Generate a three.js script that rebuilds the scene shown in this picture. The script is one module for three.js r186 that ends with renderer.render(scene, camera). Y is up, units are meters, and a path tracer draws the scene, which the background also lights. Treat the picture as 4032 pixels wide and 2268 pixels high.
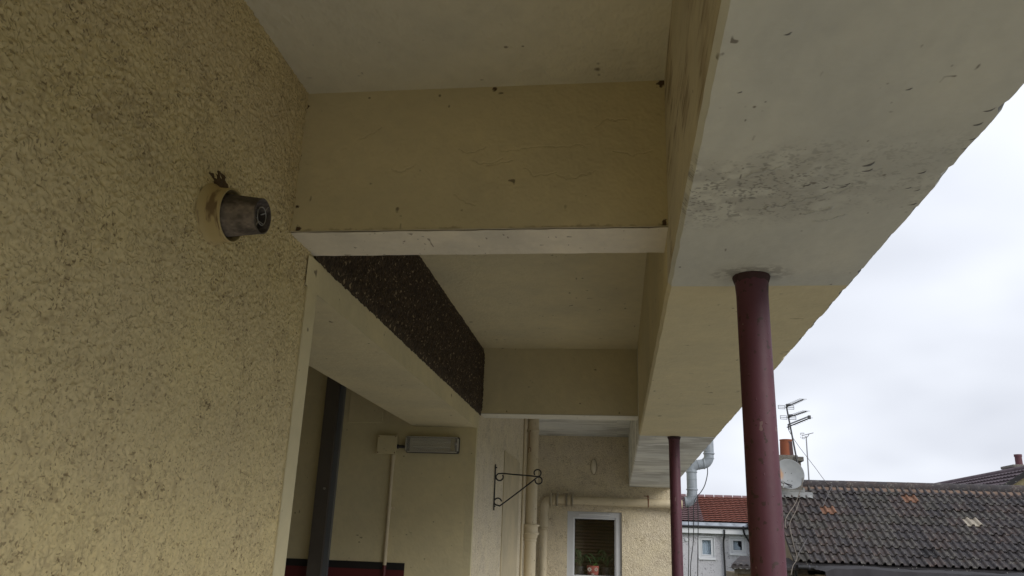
import * as THREE from 'three';
import { mergeGeometries } from 'three/addons/utils/BufferGeometryUtils.js';
import { RoundedBoxGeometry } from 'three/addons/geometries/RoundedBoxGeometry.js';

// ---------------------------------------------------------------- camera
const scene = new THREE.Scene();
const F = 3120.7, CX = 2016, CY = 1134;                     // focal length and centre of the photograph, in its pixels
const YAW = -0.13753, PITCH = 0.30874, ROLL = 0.03746;
const cFwd = new THREE.Vector3(Math.sin(YAW) * Math.cos(PITCH), Math.sin(PITCH), -Math.cos(YAW) * Math.cos(PITCH));
const cR0 = new THREE.Vector3(Math.cos(YAW), 0, Math.sin(YAW)), cU0 = new THREE.Vector3().crossVectors(cR0, cFwd);
const cRight = cR0.clone().multiplyScalar(Math.cos(ROLL)).addScaledVector(cU0, Math.sin(ROLL));
const cUp = new THREE.Vector3().crossVectors(cRight, cFwd);
const camera = new THREE.PerspectiveCamera(2 * Math.atan(CY / F) * 180 / Math.PI, 16 / 9, 0.05, 2000);
camera.quaternion.setFromRotationMatrix(new THREE.Matrix4().makeBasis(cRight, cUp, cFwd.clone().negate()));
camera.position.set(0, 0, 0); camera.updateMatrixWorld();
const ray = (x, y) => cFwd.clone().addScaledVector(cRight, (x - CX) / F).addScaledVector(cUp, -(y - CY) / F);
const atZ = (x, y, z) => { const d = ray(x, y); return d.multiplyScalar(z / d.z); };   // a photo pixel on the plane z
const atX = (x, y, X) => { const d = ray(x, y); return d.multiplyScalar(X / d.x); };
const atY = (x, y, Y) => { const d = ray(x, y); return d.multiplyScalar(Y / d.y); };

// ---------------------------------------------------------------- noise
function rng(seed) { let a = seed >>> 0; return () => { a = (a + 0x6D2B79F5) >>> 0; let t = a; t = Math.imul(t ^ (t >>> 15), t | 1); t ^= t + Math.imul(t ^ (t >>> 7), t | 61); return ((t ^ (t >>> 14)) >>> 0) / 4294967296; }; }
const HT = new Float32Array(65536); { const r = rng(77); for (let i = 0; i < 65536; i++) HT[i] = r(); }
const hsh = (x, y, s) => HT[((x & 255) + ((y & 255) << 8) + s * 7919) & 65535];
function vn(x, y, s = 0, p = 256) {                          // value noise, period p
  const xi = Math.floor(x), yi = Math.floor(y), fx = x - xi, fy = y - yi, u = fx * fx * (3 - 2 * fx), v = fy * fy * (3 - 2 * fy);
  const x0 = ((xi % p) + p) % p, x1 = (x0 + 1) % p, y0 = ((yi % p) + p) % p, y1 = (y0 + 1) % p;
  const a = hsh(x0, y0, s), b = hsh(x1, y0, s), c = hsh(x0, y1, s), d = hsh(x1, y1, s);
  return a + (b - a) * u + (c - a) * v + (a - b - c + d) * u * v;
}
function fbm(x, y, o = 4, s = 0, p = 256) { let t = 0, a = 0.5, n = 0; for (let i = 0; i < o; i++) { t += a * vn(x, y, s + i, p); n += a; a *= 0.5; x *= 2; y *= 2; p *= 2; if (p > 256) p = 256; } return t / n; }
const clamp = (x, a = 0, b = 1) => x < a ? a : x > b ? b : x, sstep = (a, b, x) => { const t = clamp((x - a) / (b - a)); return t * t * (3 - 2 * t); }, mix = (a, b, t) => a + (b - a) * t;
const mix3 = (a, b, t) => [mix(a[0], b[0], t), mix(a[1], b[1], t), mix(a[2], b[2], t)];

// ---------------------------------------------------------------- sky, sun, exposure
{
  const W = 1024, H = 512, d = new Float32Array(W * H * 4);
  for (let j = 0; j < H; j++) for (let i = 0; i < W; i++) {
    const el = ((j + 0.5) / H - 0.5) * Math.PI, az = (i / W) * Math.PI * 2, k = (j * W + i) * 4, s = Math.max(0, Math.sin(el));
    const cx = Math.cos(az) * Math.cos(el), cz = Math.sin(az) * Math.cos(el), q = 1 / (s + 0.28);
    const n = fbm(cx * q * 1.1 + 40, cz * q * 1.1 + 40, 5, 3), n2 = fbm(cx * q * 3 + 90, cz * q * 3 + 20, 4, 9);
    const c = (n - 0.5) * 1.0 + (n2 - 0.5) * 0.14, L = (0.625 + 0.16 * s) * (1 + c);
    const g = clamp(0.5 + c * 1.6);
    d[k] = L * mix(0.875, 0.945, g); d[k + 1] = L * mix(0.925, 0.985, g); d[k + 2] = L * mix(1.06, 1.06, g); d[k + 3] = 1;
    if (el < 0) { d[k] = 0.20; d[k + 1] = 0.2; d[k + 2] = 0.19; }
  }
  const t = new THREE.DataTexture(d, W, H, THREE.RGBAFormat, THREE.FloatType);
  t.mapping = THREE.EquirectangularReflectionMapping; t.magFilter = THREE.LinearFilter; t.minFilter = THREE.LinearFilter; t.needsUpdate = true;
  scene.background = t; scene.environment = t;
}
const sun = new THREE.DirectionalLight(new THREE.Color(1, 0.97, 0.92), 1.5);
sun.position.set(14, 9.5, 8); sun.castShadow = true; sun.shadow.radius = 60; sun.shadow.mapSize.set(2048, 2048);
Object.assign(sun.shadow.camera, { left: -30, right: 30, top: 30, bottom: -30, near: 0.5, far: 120 });
sun.target.position.set(0, 0, -4); scene.add(sun, sun.target);
const renderer = new THREE.WebGLRenderer({ antialias: true });
renderer.toneMapping = THREE.LinearToneMapping; renderer.toneMappingExposure = 1.25;
renderer.shadowMap.enabled = true; renderer.shadowMap.type = THREE.PCFSoftShadowMap;

// ---------------------------------------------------------------- textures
const SRGB = new Uint8Array(4097); for (let i = 0; i <= 4096; i++) { const c = i / 4096; SRGB[i] = Math.round(255 * (c <= 0.0031308 ? 12.92 * c : 1.055 * Math.pow(c, 1 / 2.4) - 0.055)); }
function colourTex(w, h, fn) {                              // fn(u, v) gives linear base colour
  const d = new Uint8Array(w * h * 4);
  for (let j = 0; j < h; j++) for (let i = 0; i < w; i++) { const c = fn((i + 0.5) / w, (j + 0.5) / h), k = (j * w + i) * 4; for (let m = 0; m < 3; m++) d[k + m] = SRGB[Math.round(clamp(c[m]) * 4096)]; d[k + 3] = 255; }
  return finish(new THREE.DataTexture(d, w, h), true);
}
function greyTex(w, h, fn) {
  const d = new Uint8Array(w * h * 4);
  for (let j = 0; j < h; j++) for (let i = 0; i < w; i++) { const k = (j * w + i) * 4; d[k] = d[k + 1] = d[k + 2] = Math.round(255 * clamp(fn((i + 0.5) / w, (j + 0.5) / h))); d[k + 3] = 255; }
  return finish(new THREE.DataTexture(d, w, h), false);
}
function finish(t, srgb) { t.wrapS = t.wrapT = THREE.RepeatWrapping; t.magFilter = THREE.LinearFilter; t.minFilter = THREE.LinearMipmapLinearFilter; t.generateMipmaps = true; if (srgb) t.colorSpace = THREE.SRGBColorSpace; t.needsUpdate = true; return t; }
const every = (t, m, n = m) => { t.repeat.set(1 / m, 1 / n); return t; };       // uv in metres, pattern repeats every m
const std = (o) => new THREE.MeshStandardMaterial({ roughness: 0.9, metalness: 0, ...o });
const rgb = (r, g, b) => new THREE.Color().setRGB(r, g, b);

const CREAM = [0.665, 0.58, 0.355], WHITE = [0.68, 0.65, 0.53], HARL = [0.685, 0.562, 0.30];
// painted plaster: broad uneven coats, brush grain, dust specks and hairs
function paint(base, u, v, m, seed, dirt = 1) {             // u, v in 0..1 over m metres
  const P = 8, a = fbm(u * P, v * P, 5, seed, P) - 0.5, b = fbm(u * 64, v * 64, 3, seed + 5, 64) - 0.5;
  const k = 1 + a * 0.26 * dirt + b * 0.10;
  let c = [base[0] * k, base[1] * k * (1 - a * 0.03), base[2] * k * (1 - a * 0.10)];
  const sp = vn(u * 150, v * 150, seed + 11, 150) * vn(u * 47, v * 47, seed + 2, 47);
  if (sp > 0.765) c = mix3(c, [0.10, 0.075, 0.045], clamp((sp - 0.765) * 9) * 0.75);
  return c;
}
const bumpPaint = greyTex(512, 512, (u, v) => 0.5 * fbm(u * 12, v * 12, 4, 31, 12) + 0.35 * fbm(u * 60, v * 60, 2, 33, 60) + 0.15 * vn(u * 200, v * 90, 39, 256)); every(bumpPaint, 1.2);
const creamTex = every(colourTex(1024, 1024, (u, v) => paint(CREAM, u, v, 2, 60)), 2.2);
const whiteTex = every(colourTex(1024, 1024, (u, v) => paint(WHITE, u, v, 2, 90)), 2.2);
const M = {};
M.cream = std({ map: creamTex, bumpMap: bumpPaint, bumpScale: 0.004 });
M.white = std({ map: whiteTex, bumpMap: bumpPaint, bumpScale: 0.004 });
// harling: cream masonry paint over thrown grit; dark flecks where the paint has missed or dirt has stuck
const fleck = (u, v, P, s) => { const wx = vn(u * P * .5, v * P * .5, s + 3, P / 2) * 1.6, r = Math.abs(vn(u * P + wx, v * P - wx, s, P) - 0.5), g = fbm(u * P / 8, v * P / 8, 3, s + 1, P / 8), h = vn(u * P * 1.25, v * P * 1.25, s + 7, 256); return sstep(0.10, 0.04, r) * sstep(0.25, 0.60, g) * sstep(0.50, 0.68, h); };
const harlMap = (HARL, N) => every(colourTex(N, N, (u, v) => {
  const a = fbm(u * 5, v * 5, 4, 41, 5) - 0.5, b = vn(u * 150, v * 150, 44, 150) - 0.5, d = fbm(u * 10, v * 10, 4, 49, 10), w = vn(u * 40, v * 40, 53, 40) * 3, w2 = vn(u * 40, v * 40, 54, 40) * 3, dots = sstep(0.655, 0.775, 0.7 * vn(u * 250 + w, v * 250 + w2, 47, 250) + 0.3 * vn(u * 140, v * 140, 48, 140)) * sstep(0.25, 0.55, vn(u * 90, v * 90, 57, 90)) * (0.35 + 0.95 * d), f = Math.max(dots, 0.6 * fleck(u, v, 192, 58));
  const k = 1 + a * 0.16 + b * 0.16;
  let c = [HARL[0] * k, HARL[1] * k, HARL[2] * k * (1 - a * 0.12)];
  c = mix3(c, [0.30, 0.22, 0.12], sstep(0.56, 0.70, vn(u * 96, v * 96, 51, 96)) * sstep(0.45, 0.66, d) * 0.32);
  return mix3(c, [0.145, 0.095, 0.04], clamp(f * 0.7));
}), 0.92);
const harlTex = harlMap(HARL, 1536), harlPale = harlMap([0.75, 0.655, 0.475], 768);
const lump = (x, y) => {                                     // height of the harling, 0..1, x and y in metres
  const wx = vn(x * 40, y * 40, 12) * 1.6, wy = vn(x * 40 + 31, y * 40 + 9, 15) * 1.6, r = sstep(0.25, 0.75, vn(x * 150 + wx, y * 150 + wy, 17));
  return 0.50 * r + 0.40 * vn(x * 105 + wx, y * 105 + wy, 21) + 0.18 * vn(x * 30, y * 30, 25);
};
const harlBump = every(greyTex(1280, 1280, (u, v) => { const P = 120, wx = vn(u * 50, v * 50, 12, 50) * 2, wy = vn(u * 50, v * 50, 15, 50) * 2, r = 1 - Math.abs(2 * vn(u * P + wx, v * P + wy, 17, P) - 1); return 0.6 * r * r + 0.4 * vn(u * 190 + wx, v * 190, 21, 190); }), 1.25);
M.harl = std({ map: harlTex, bumpMap: harlBump, bumpScale: 0.004, roughness: 0.95 });
M.harlPale = std({ map: harlPale, bumpMap: harlBump, bumpScale: 0.007, roughness: 0.95 });
M.harlBump = std({ map: harlTex, bumpMap: harlBump, bumpScale: 0.006, roughness: 0.95 });
const dashTex = every(colourTex(512, 512, (u, v) => { const a = vn(u * 120, v * 70, 5, 120), b = vn(u * 200, v * 120, 8, 200), c = fbm(u * 8, v * 8, 3, 2, 8); const t = clamp(a * a * 0.9 + b * 0.3 - 0.15); let q = mix3([0.032, 0.021, 0.011], [0.105, 0.07, 0.034], t * (0.6 + 0.7 * c)); const e = vn(u * 75, v * 75, 14, 75) * vn(u * 31, v * 31, 16, 31); if (e > 0.60) q = [0.27, 0.20, 0.11]; if (b > 0.9 && a > 0.5) q = [0.34, 0.26, 0.15]; return q; }), 0.6);
M.dash = std({ map: dashTex, roughness: 1 });
M.concrete = std({ map: every(colourTex(512, 512, (u, v) => { const a = fbm(u * 8, v * 8, 5, 3, 8), b = vn(u * 180, v * 180, 9, 180); const k = 0.19 + 0.14 * a + 0.05 * b; return [k * 1.03, k, k * 0.94]; }), 1.5), roughness: 0.95 });
M.grass = std({ map: every(colourTex(512, 512, (u, v) => { const a = fbm(u * 10, v * 10, 5, 13, 10), b = vn(u * 220, v * 220, 19, 220); return mix3([0.035, 0.05, 0.018], [0.10, 0.11, 0.045], a * 0.6 + b * 0.4); }), 3), roughness: 1 });
M.upvc = std({ color: rgb(0.70, 0.71, 0.72), roughness: 0.35 });
M.upvcDirty = std({ map: every(colourTex(256, 256, (u, v) => { const k = 0.92 + 0.1 * (fbm(u * 8, v * 8, 4, 71, 8) - 0.5); return [0.62 * k, 0.63 * k, 0.64 * k]; }), 0.5), roughness: 0.4 });
M.black = std({ color: rgb(0.012, 0.012, 0.013), roughness: 0.45 });
M.iron = std({ color: rgb(0.012, 0.011, 0.011), roughness: 0.55 });
M.glass = new THREE.MeshPhysicalMaterial({ color: rgb(0.96, 0.97, 0.97), transmission: 1, thickness: 0, roughness: 0.02, ior: 1.5 });
M.pipePaint = std({ map: every(colourTex(256, 256, (u, v) => { const a = fbm(u * 8, v * 8, 4, 61, 8) - 0.5, s = vn(u * 60, v * 60, 63, 60) * vn(u * 17, v * 17, 65, 17), k = 1 + a * 0.2; return mix3([0.62 * k, 0.53 * k, 0.36 * k], [0.16, 0.11, 0.06], s > 0.72 ? 0.7 : 0); }), 0.5), roughness: 0.55 });
M.greyPipe = std({ map: every(colourTex(256, 256, (u, v) => { const a = fbm(u * 8, v * 16, 5, 66, 8) - 0.5, k = 1 + a * 0.35; return [0.27 * k, 0.30 * k, 0.335 * k]; }), 0.4), roughness: 0.42 });
M.rust = std({ color: rgb(0.16, 0.055, 0.02), roughness: 0.9 });
M.cable = std({ color: rgb(0.02, 0.02, 0.022), roughness: 0.6 });
M.cablePale = std({ color: rgb(0.20, 0.17, 0.14), roughness: 0.7 });
M.cableGrey = std({ color: rgb(0.13, 0.12, 0.12), roughness: 0.7 });
M.metalDark = std({ color: rgb(0.06, 0.06, 0.07), roughness: 0.5, metalness: 0.3 });

// ---------------------------------------------------------------- geometry helpers
function boxUV(g) {                                          // uv in metres from the side each face looks to
  if (g.index) g = g.toNonIndexed();
  const p = g.attributes.position, n = p.count, uv = new Float32Array(n * 2), a = new THREE.Vector3(), b = new THREE.Vector3(), c = new THREE.Vector3();
  for (let i = 0; i < n; i += 3) {
    a.fromBufferAttribute(p, i); b.fromBufferAttribute(p, i + 1); c.fromBufferAttribute(p, i + 2);
    const nn = b.clone().sub(a).cross(c.clone().sub(a)), ax = Math.abs(nn.x), ay = Math.abs(nn.y), az = Math.abs(nn.z);
    [a, b, c].forEach((q, k) => { const w = ax >= ay && ax >= az ? [q.z, q.y] : ay >= az ? [q.x, q.z] : [q.x, q.y]; uv[(i + k) * 2] = w[0]; uv[(i + k) * 2 + 1] = w[1]; });
  }
  g.setAttribute('uv', new THREE.BufferAttribute(uv, 2)); return g;
}
const ready = (g) => { if (g.index) g = g.toNonIndexed(); for (const k of Object.keys(g.attributes)) if (!['position', 'normal', 'uv'].includes(k)) g.deleteAttribute(k); if (!g.attributes.normal) g.computeVertexNormals(); if (!g.attributes.uv) g = boxUV(g); return g; };
const merge = (l) => l.length === 1 ? l[0] : mergeGeometries(l.map(ready));
function bx(x0, x1, y0, y1, z0, z1) { const g = new THREE.BoxGeometry(Math.abs(x1 - x0), Math.abs(y1 - y0), Math.abs(z1 - z0)); g.translate((x0 + x1) / 2, (y0 + y1) / 2, (z0 + z1) / 2); return boxUV(g); }
function rbx(x0, x1, y0, y1, z0, z1, r = 0.004, s = 2) { const g = new RoundedBoxGeometry(Math.abs(x1 - x0), Math.abs(y1 - y0), Math.abs(z1 - z0), s, r); g.translate((x0 + x1) / 2, (y0 + y1) / 2, (z0 + z1) / 2); const n = g.attributes.normal; const q = boxUV(g); return q; }
const V = (x, y, z) => new THREE.Vector3(x, y, z);
function tube(pts, r, seg = 40, rad = 8, tension = 0.5) { const g = new THREE.TubeGeometry(new THREE.CatmullRomCurve3(pts, false, 'catmullrom', tension), seg, r, rad); const u = g.attributes.uv, L = pts.length * 0.1; for (let i = 0; i < u.count; i++) u.setXY(i, u.getX(i) * L, u.getY(i) * r * 6.28); return g; }
function cyl(a, b, r0, r1 = r0, rad = 16, open = false) { const d = b.clone().sub(a), g = new THREE.CylinderGeometry(r1, r0, d.length(), rad, 1, open); const u = g.attributes.uv; for (let i = 0; i < u.count; i++) u.setXY(i, u.getX(i) * r0 * 6.28, u.getY(i) * d.length()); g.applyQuaternion(new THREE.Quaternion().setFromUnitVectors(V(0, 1, 0), d.clone().normalize())); g.translate((a.x + b.x) / 2, (a.y + b.y) / 2, (a.z + b.z) / 2); return g; }
function lathe(prof, pos, axis = V(0, 1, 0), seg = 24) { const g = new THREE.LatheGeometry(prof.map(([r, y]) => new THREE.Vector2(Math.max(r, 1e-4), y)), seg); const u = g.attributes.uv; for (let i = 0; i < u.count; i++) u.setXY(i, u.getX(i) * 0.4, u.getY(i) * 0.3); g.applyQuaternion(new THREE.Quaternion().setFromUnitVectors(V(0, 1, 0), axis.clone().normalize())); g.translate(pos.x, pos.y, pos.z); return g; }
function prism(shapePts, depth, toWorld, bevel = 0) {        // 2-D outline pushed out by depth, placed by toWorld(Matrix4)
  const s = new THREE.Shape(shapePts.map(([x, y]) => new THREE.Vector2(x, y)));
  const g = new THREE.ExtrudeGeometry(s, { depth, bevelEnabled: bevel > 0, bevelThickness: bevel, bevelSize: bevel, bevelSegments: 2, steps: 1 });
  if (toWorld) g.applyMatrix4(toWorld); return boxUV(g);
}
function sheet(nu, nv, fn, uvfn) {                           // a grid of points fn(u, v) -> [x, y, z]
  const pos = [], uv = [], idx = [];
  for (let j = 0; j <= nv; j++) for (let i = 0; i <= nu; i++) { const p = fn(i / nu, j / nv); pos.push(...p); uv.push(...(uvfn ? uvfn(i / nu, j / nv, p) : [p[0], p[1]])); }
  for (let j = 0; j < nv; j++) for (let i = 0; i < nu; i++) { const a = j * (nu + 1) + i, b = a + 1, c = a + nu + 1, d = c + 1; idx.push(a, b, d, a, d, c); }
  const g = new THREE.BufferGeometry(); g.setAttribute('position', new THREE.Float32BufferAttribute(pos, 3)); g.setAttribute('uv', new THREE.Float32BufferAttribute(uv, 2)); g.setIndex(idx); g.computeVertexNormals(); return g;
}
const used = {};
const numbered = (n) => { const k = used[n] = (used[n] ?? -1) + 1; return k ? n + '_' + String(k).padStart(3, '0') : n; };
function thing(name, label, category, pos = V(0, 0, 0), group) { const o = new THREE.Group(); o.name = numbered(name); o.position.copy(pos); o.userData = { label, category }; if (group) o.userData.group = group; scene.add(o); return o; }
function obj(name, geos, mat, parent, label) {               // geometries in world metres; the mesh is moved under its parent's origin
  const g = merge([].concat(geos)), m = new THREE.Mesh(g, mat); m.name = parent ? name : numbered(name);
  if (label) m.userData.label = label;
  if (parent) { const o = V(0, 0, 0); let q = parent; while (q) { o.add(q.position); q = q.parent?.isScene ? null : q.parent; } g.translate(-o.x, -o.y, -o.z); parent.add(m); } else scene.add(m);
  return m;
}
function lone(name, geos, mat, label, category, group) { const m = obj(name, geos, mat); m.userData = { label, category }; if (group) m.userData.group = group; return m; }
function struct(name, geos, mat) { const m = obj(name, geos, mat); m.userData.kind = 'structure'; return m; }

// ---------------------------------------------------------------- ground
const S = 0.7;                                               // photogrammetric units to metres (lamp, pipes and columns come out at their usual sizes)
const FLOOR = -1.56, XW = -1.367 * S, ZB = -14.775 * S, YC = 1.882 * S, YL = 1.046 * S, YF = 1.0 * S, YBM = 1.213 * S;
const XI = 0.205 * S, ZN = 3.2;
const groundY = (x, z) => { const d = Math.max(0, x - 0.9) * 0.35 + Math.max(0, -z - 11) * 0.12; return FLOOR - 0.13 - Math.min(1.75, d * 0.16 + (d > 3 ? 0.3 : 0.1 * d)); };
struct('ground', sheet(90, 90, (u, v) => { const x = (u - 0.5) * 2, z = (v - 0.5) * 2, X = Math.sign(x) * (Math.abs(x) * 12 + Math.pow(Math.abs(x), 4) * 600), Z = Math.sign(z) * (Math.abs(z) * 24 + Math.pow(Math.abs(z), 4) * 600); return [X, groundY(X, Z) - 0.01, Z]; }, (u, v, p) => [p[0], p[2]]), M.grass);
struct('added_bounce_yard', sheet(40, 60, (u, v) => { const x = mix(0.86, 7.5, u), z = mix(8, -16, v); return [x, groundY(x, z) + 0.012, z]; }, (u, v, p) => [p[0], p[2]]), M.concrete);  // paving added out of view to bounce light up onto the undersides
struct('walkway', bx(-4.4, 0.86, FLOOR - 0.2, FLOOR, ZN + 1, ZB - 0.6), M.concrete);

// ---------------------------------------------------------------- the block of flats we stand under
const block = thing('apartment_block', 'cream harled block of flats with a covered walkway of cross beams', 'building', V(XW, FLOOR, 0));
const TRIM0 = -3.21 * S, TRIM1 = -3.325 * S, JAMB = -7.714 * S, XL = -1.998 * S, ZEND = -12.35 * S;
// near harled wall: real relief where it is seen close to
const near = sheet(520, 620, (u, v) => { const z = mix(-0.62, TRIM0, u), y = mix(-0.62, YC, v), e = Math.min(1, Math.min(TRIM0 - z, z - TRIM0) * -1 / 0.02 + 1); return [XW - 0.004 + 0.0058 * lump(z, y), y, z]; }, (u, v, p) => [p[2], p[1]]);
obj('harled_wall', near, M.harl, block);
obj('harled_wall', [bx(XL, XW - 0.0035, FLOOR, YC + 0.02, TRIM0 + 0.004, -0.62), bx(XL, XW, FLOOR, YC + 0.02, -0.62, ZN), bx(XL, XW, FLOOR, -0.62, TRIM0 + 0.004, -0.621)], M.harlBump, block);
// smooth band round the stair opening
{
  const jag = (a, k) => 0.004 * (fbm(a * 40, k, 3, 4) - 0.5);
  const left = sheet(1, 160, (u, v) => { const y = mix(FLOOR, 1.19 * S, v); return [XW + 0.004, y, u ? TRIM1 : TRIM0 + jag(y, 3)]; }, (u, v, p) => [p[2], p[1]]);
  obj('door_surround', [left, bx(XL, XW + 0.0035, FLOOR, YL, TRIM1, TRIM0 + 0.003)], M.cream, block);
  const lt = sheet(420, 6, (u, v) => { const z = mix(TRIM0 + 0.02, -7.79 * S, u), y = mix(YL, 1.188 * S, v) + (v === 1 ? 0.012 * (fbm(z * 55, 2, 3, 8) - 0.5) : 0); return [XW + 0.004 + 0.004 * (fbm(z * 6, y * 9, 3, 5) - 0.5), y, z]; }, (u, v, p) => [p[2], p[1]]);
  obj('lintel', [lt, bx(XL, XW + 0.002, YL, YC + 0.02, TRIM1 - 0.001, JAMB + 0.001)], M.cream, block);
  obj('harled_wall', bx(XL + 0.01, XW - 0.004, YL, YC + 0.02, TRIM0 + 0.003, TRIM1 - 0.002), M.harlBump, block);
}
// dark unpainted harl above the lintel
obj('pebbledash_panel', sheet(520, 84, (u, v) => {
  const z = mix(-3.262 * S, -7.885 * S, u), e0 = 1.188 * S + 0.016 * (fbm(z * 60, 7, 3, 12) - 0.5), y = mix(e0, YC - 0.004 + 0.010 * (fbm(z * 45, 3, 3, 2) - 0.5), v);
  const rim = Math.min(1, v * 9, (1 - v) * 9);
  return [XW + 0.003 + rim * (0.004 + 0.014 * (0.6 * vn(z * 120, y * 120, 3) + 0.4 * vn(z * 210, y * 170, 6))), y, z];
}, (u, v, p) => [p[2], p[1]]), M.dash, block, 'dark brown bare pebbledash strip above the stair opening');
// far stretch of harled wall beside the stair opening
M.stair = std({ map: every(colourTex(768, 768, (u, v) => paint(CREAM, u, v, 2, 70)), 2.2), bumpMap: bumpPaint, bumpScale: 0.003 });
obj('stair_wall', bx(-4.3, XW - 0.05, FLOOR, YC + 0.02, JAMB, JAMB - 0.2), M.stair, block);
obj('harled_wall', [bx(-4.3, XW, FLOOR, YC + 0.02, JAMB - 0.2, ZEND), bx(XW - 0.05, XW - 0.001, FLOOR, YC + 0.02, JAMB - 0.045, JAMB - 0.2)], M.harlPale, block);
obj('door_surround', bx(XW - 0.05, XW + 0.003, FLOOR, 1.19 * S, JAMB, JAMB - 0.045), M.cream, block);
obj('stair_wall', [bx(-4.3, XL, FLOOR, YC + 0.02, TRIM1 + 0.15, TRIM1), bx(-4.45, -4.3, FLOOR, YC + 0.02, TRIM1 + 0.15, JAMB - 0.1)], M.stair, block);
obj('stair_ceiling', bx(-4.3, XL, YC - 0.002, YC + 0.1, TRIM1, JAMB), M.stair, block);
// painted dado in the stair: black line over dark red
{
  const x1 = -1.989 * S, dy = -0.235 * S;
  obj('dado', bx(-4.29, x1, FLOOR, dy - 0.045, JAMB, JAMB + 0.004), std({ color: rgb(0.10, 0.014, 0.016), roughness: 0.5 }), block, 'dark red painted dado in the stair');
  obj('dado_line', bx(-4.29, x1, dy - 0.045, dy, JAMB, JAMB + 0.006), std({ color: rgb(0.012, 0.011, 0.012), roughness: 0.5 }), block);
}
// smooth cement patch on the far wall
{
  const z0 = atX(1981, 1900, XW).z, z1 = atX(2040, 1950, XW).z, y0 = atX(1984, 1773, XW).y, y1 = atX(2042, 1816, XW).y;
  const g = prism([[-z0, FLOOR], [-z1, FLOOR], [-z1, y0], [-z0, y0]], 0.012, new THREE.Matrix4().makeBasis(V(0, 0, -1), V(0, 1, 0), V(1, 0, 0)).setPosition(XW - 0.004, 0, 0));
  obj('cement_patch', g, std({ map: every(colourTex(512, 512, (u, v) => paint([0.52, 0.44, 0.29], u, v, 2, 23, 1.3)), 1.4), bumpMap: bumpPaint, bumpScale: 0.003 }), block, 'smooth cement repair patch on the far wall');
}
// access plate on the stair wall
{
  const a = atZ(1382, 1540, JAMB), b = atZ(1506, 1666, JAMB);
  obj('access_plate', rbx(a.x, b.x, b.y, a.y + 0.02, JAMB - 0.002, JAMB + 0.008, 0.003), M.stair, block);
}
// end wall with a window opening
const winA = atZ(2234, 2012, ZB), winB = atZ(2448, 2018, ZB), WX0 = winA.x, WX1 = winB.x, WY1 = (winA.y + winB.y) / 2, WY0 = WY1 - 1.12, XR = 1.01 * S;
obj('end_wall', [bx(-4.3, WX0, FLOOR - 2, 3.6, ZB, ZB - 0.28), bx(WX1, XR, FLOOR - 2, 3.6, ZB, ZB - 0.28), bx(WX0, WX1, WY1, 3.6, ZB, ZB - 0.28), bx(WX0, WX1, FLOOR - 2, WY0, ZB, ZB - 0.28)], M.harlPale, block);
obj('side_wall', [bx(XR - 0.28, XR, FLOOR - 2, 3.6, ZB - 0.28, ZB - 7), bx(-4.3, -4.02, FLOOR - 2, 3.6, ZB - 0.28, ZB - 7), bx(-4.02, XR - 0.28, FLOOR - 2, 3.6, ZB - 6.7, ZB - 7)], M.harlBump, block);
obj('return_wall', bx(XW, 0.62, FLOOR, YC + 0.2, ZN, ZN + 0.25), M.harlBump, block);
obj('upper_wall', bx(-4.4, XW - 0.3, YC + 0.3, 3.6, ZN, ZB), M.harlBump, block);
obj('roof', bx(-4.6, XR + 0.15, 3.6, 3.75, ZN + 0.2, ZB - 7.2), M.concrete, block);
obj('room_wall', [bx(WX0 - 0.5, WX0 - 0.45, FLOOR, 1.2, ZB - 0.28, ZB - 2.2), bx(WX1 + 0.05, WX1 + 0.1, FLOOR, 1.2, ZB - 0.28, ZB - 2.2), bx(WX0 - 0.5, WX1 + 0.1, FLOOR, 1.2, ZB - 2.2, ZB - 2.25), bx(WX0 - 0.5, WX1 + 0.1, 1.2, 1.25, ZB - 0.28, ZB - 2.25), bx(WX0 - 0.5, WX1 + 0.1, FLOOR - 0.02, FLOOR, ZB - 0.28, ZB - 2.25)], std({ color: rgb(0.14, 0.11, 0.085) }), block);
// ceiling slabs, one for each bay
const bayTex = (base, seed, extra) => every(colourTex(768, 768, (u, v) => extra ? extra(paint(base, u, v, 2, seed), u, v) : paint(base, u, v, 2, seed)), 2.4);
const ceilNear = bayTex([0.70, 0.655, 0.50], 120), ceilMid = bayTex(CREAM, 140);
const streak = (c, u, v) => { const s = fbm(u * 7, v * 34, 4, 150), p = fbm(u * 6, v * 6, 4, 160, 6); c = mix3(c, [0.33, 0.315, 0.275], sstep(0.40, 0.66, s * 0.4 + p * 0.6) * 0.7); return mix3(c, [0.82, 0.82, 0.78], sstep(0.64, 0.70, s) * sstep(0.47, 0.6, p) * 0.7); };
const farTex = bayTex([0.70, 0.70, 0.64], 180, streak);
M.farWhite = std({ map: farTex, bumpMap: bumpPaint, bumpScale: 0.004 });
const ceilMat = (t) => std({ map: t, bumpMap: bumpPaint, bumpScale: 0.008 });
const B1 = [-2.982 * S, -3.255 * S], B2 = [-7.88 * S, -8.15 * S];
obj('ceiling', bx(XL, 0.6, YC, YC + 0.25, ZN, -3.1 * S), ceilMat(ceilNear), block, 'off white ceiling of the nearest bay');
obj('ceiling', bx(XL + 0.3, 0.6, YC, YC + 0.25, -3.1 * S - 0.001, -8.0 * S), ceilMat(ceilMid), block, 'cream ceiling of the middle bay');
obj('ceiling', bx(-2.6, 0.6, YC, YC + 0.25, -8.0 * S - 0.001, ZB), M.farWhite, block, 'streaky white ceiling of the end bay');

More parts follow.
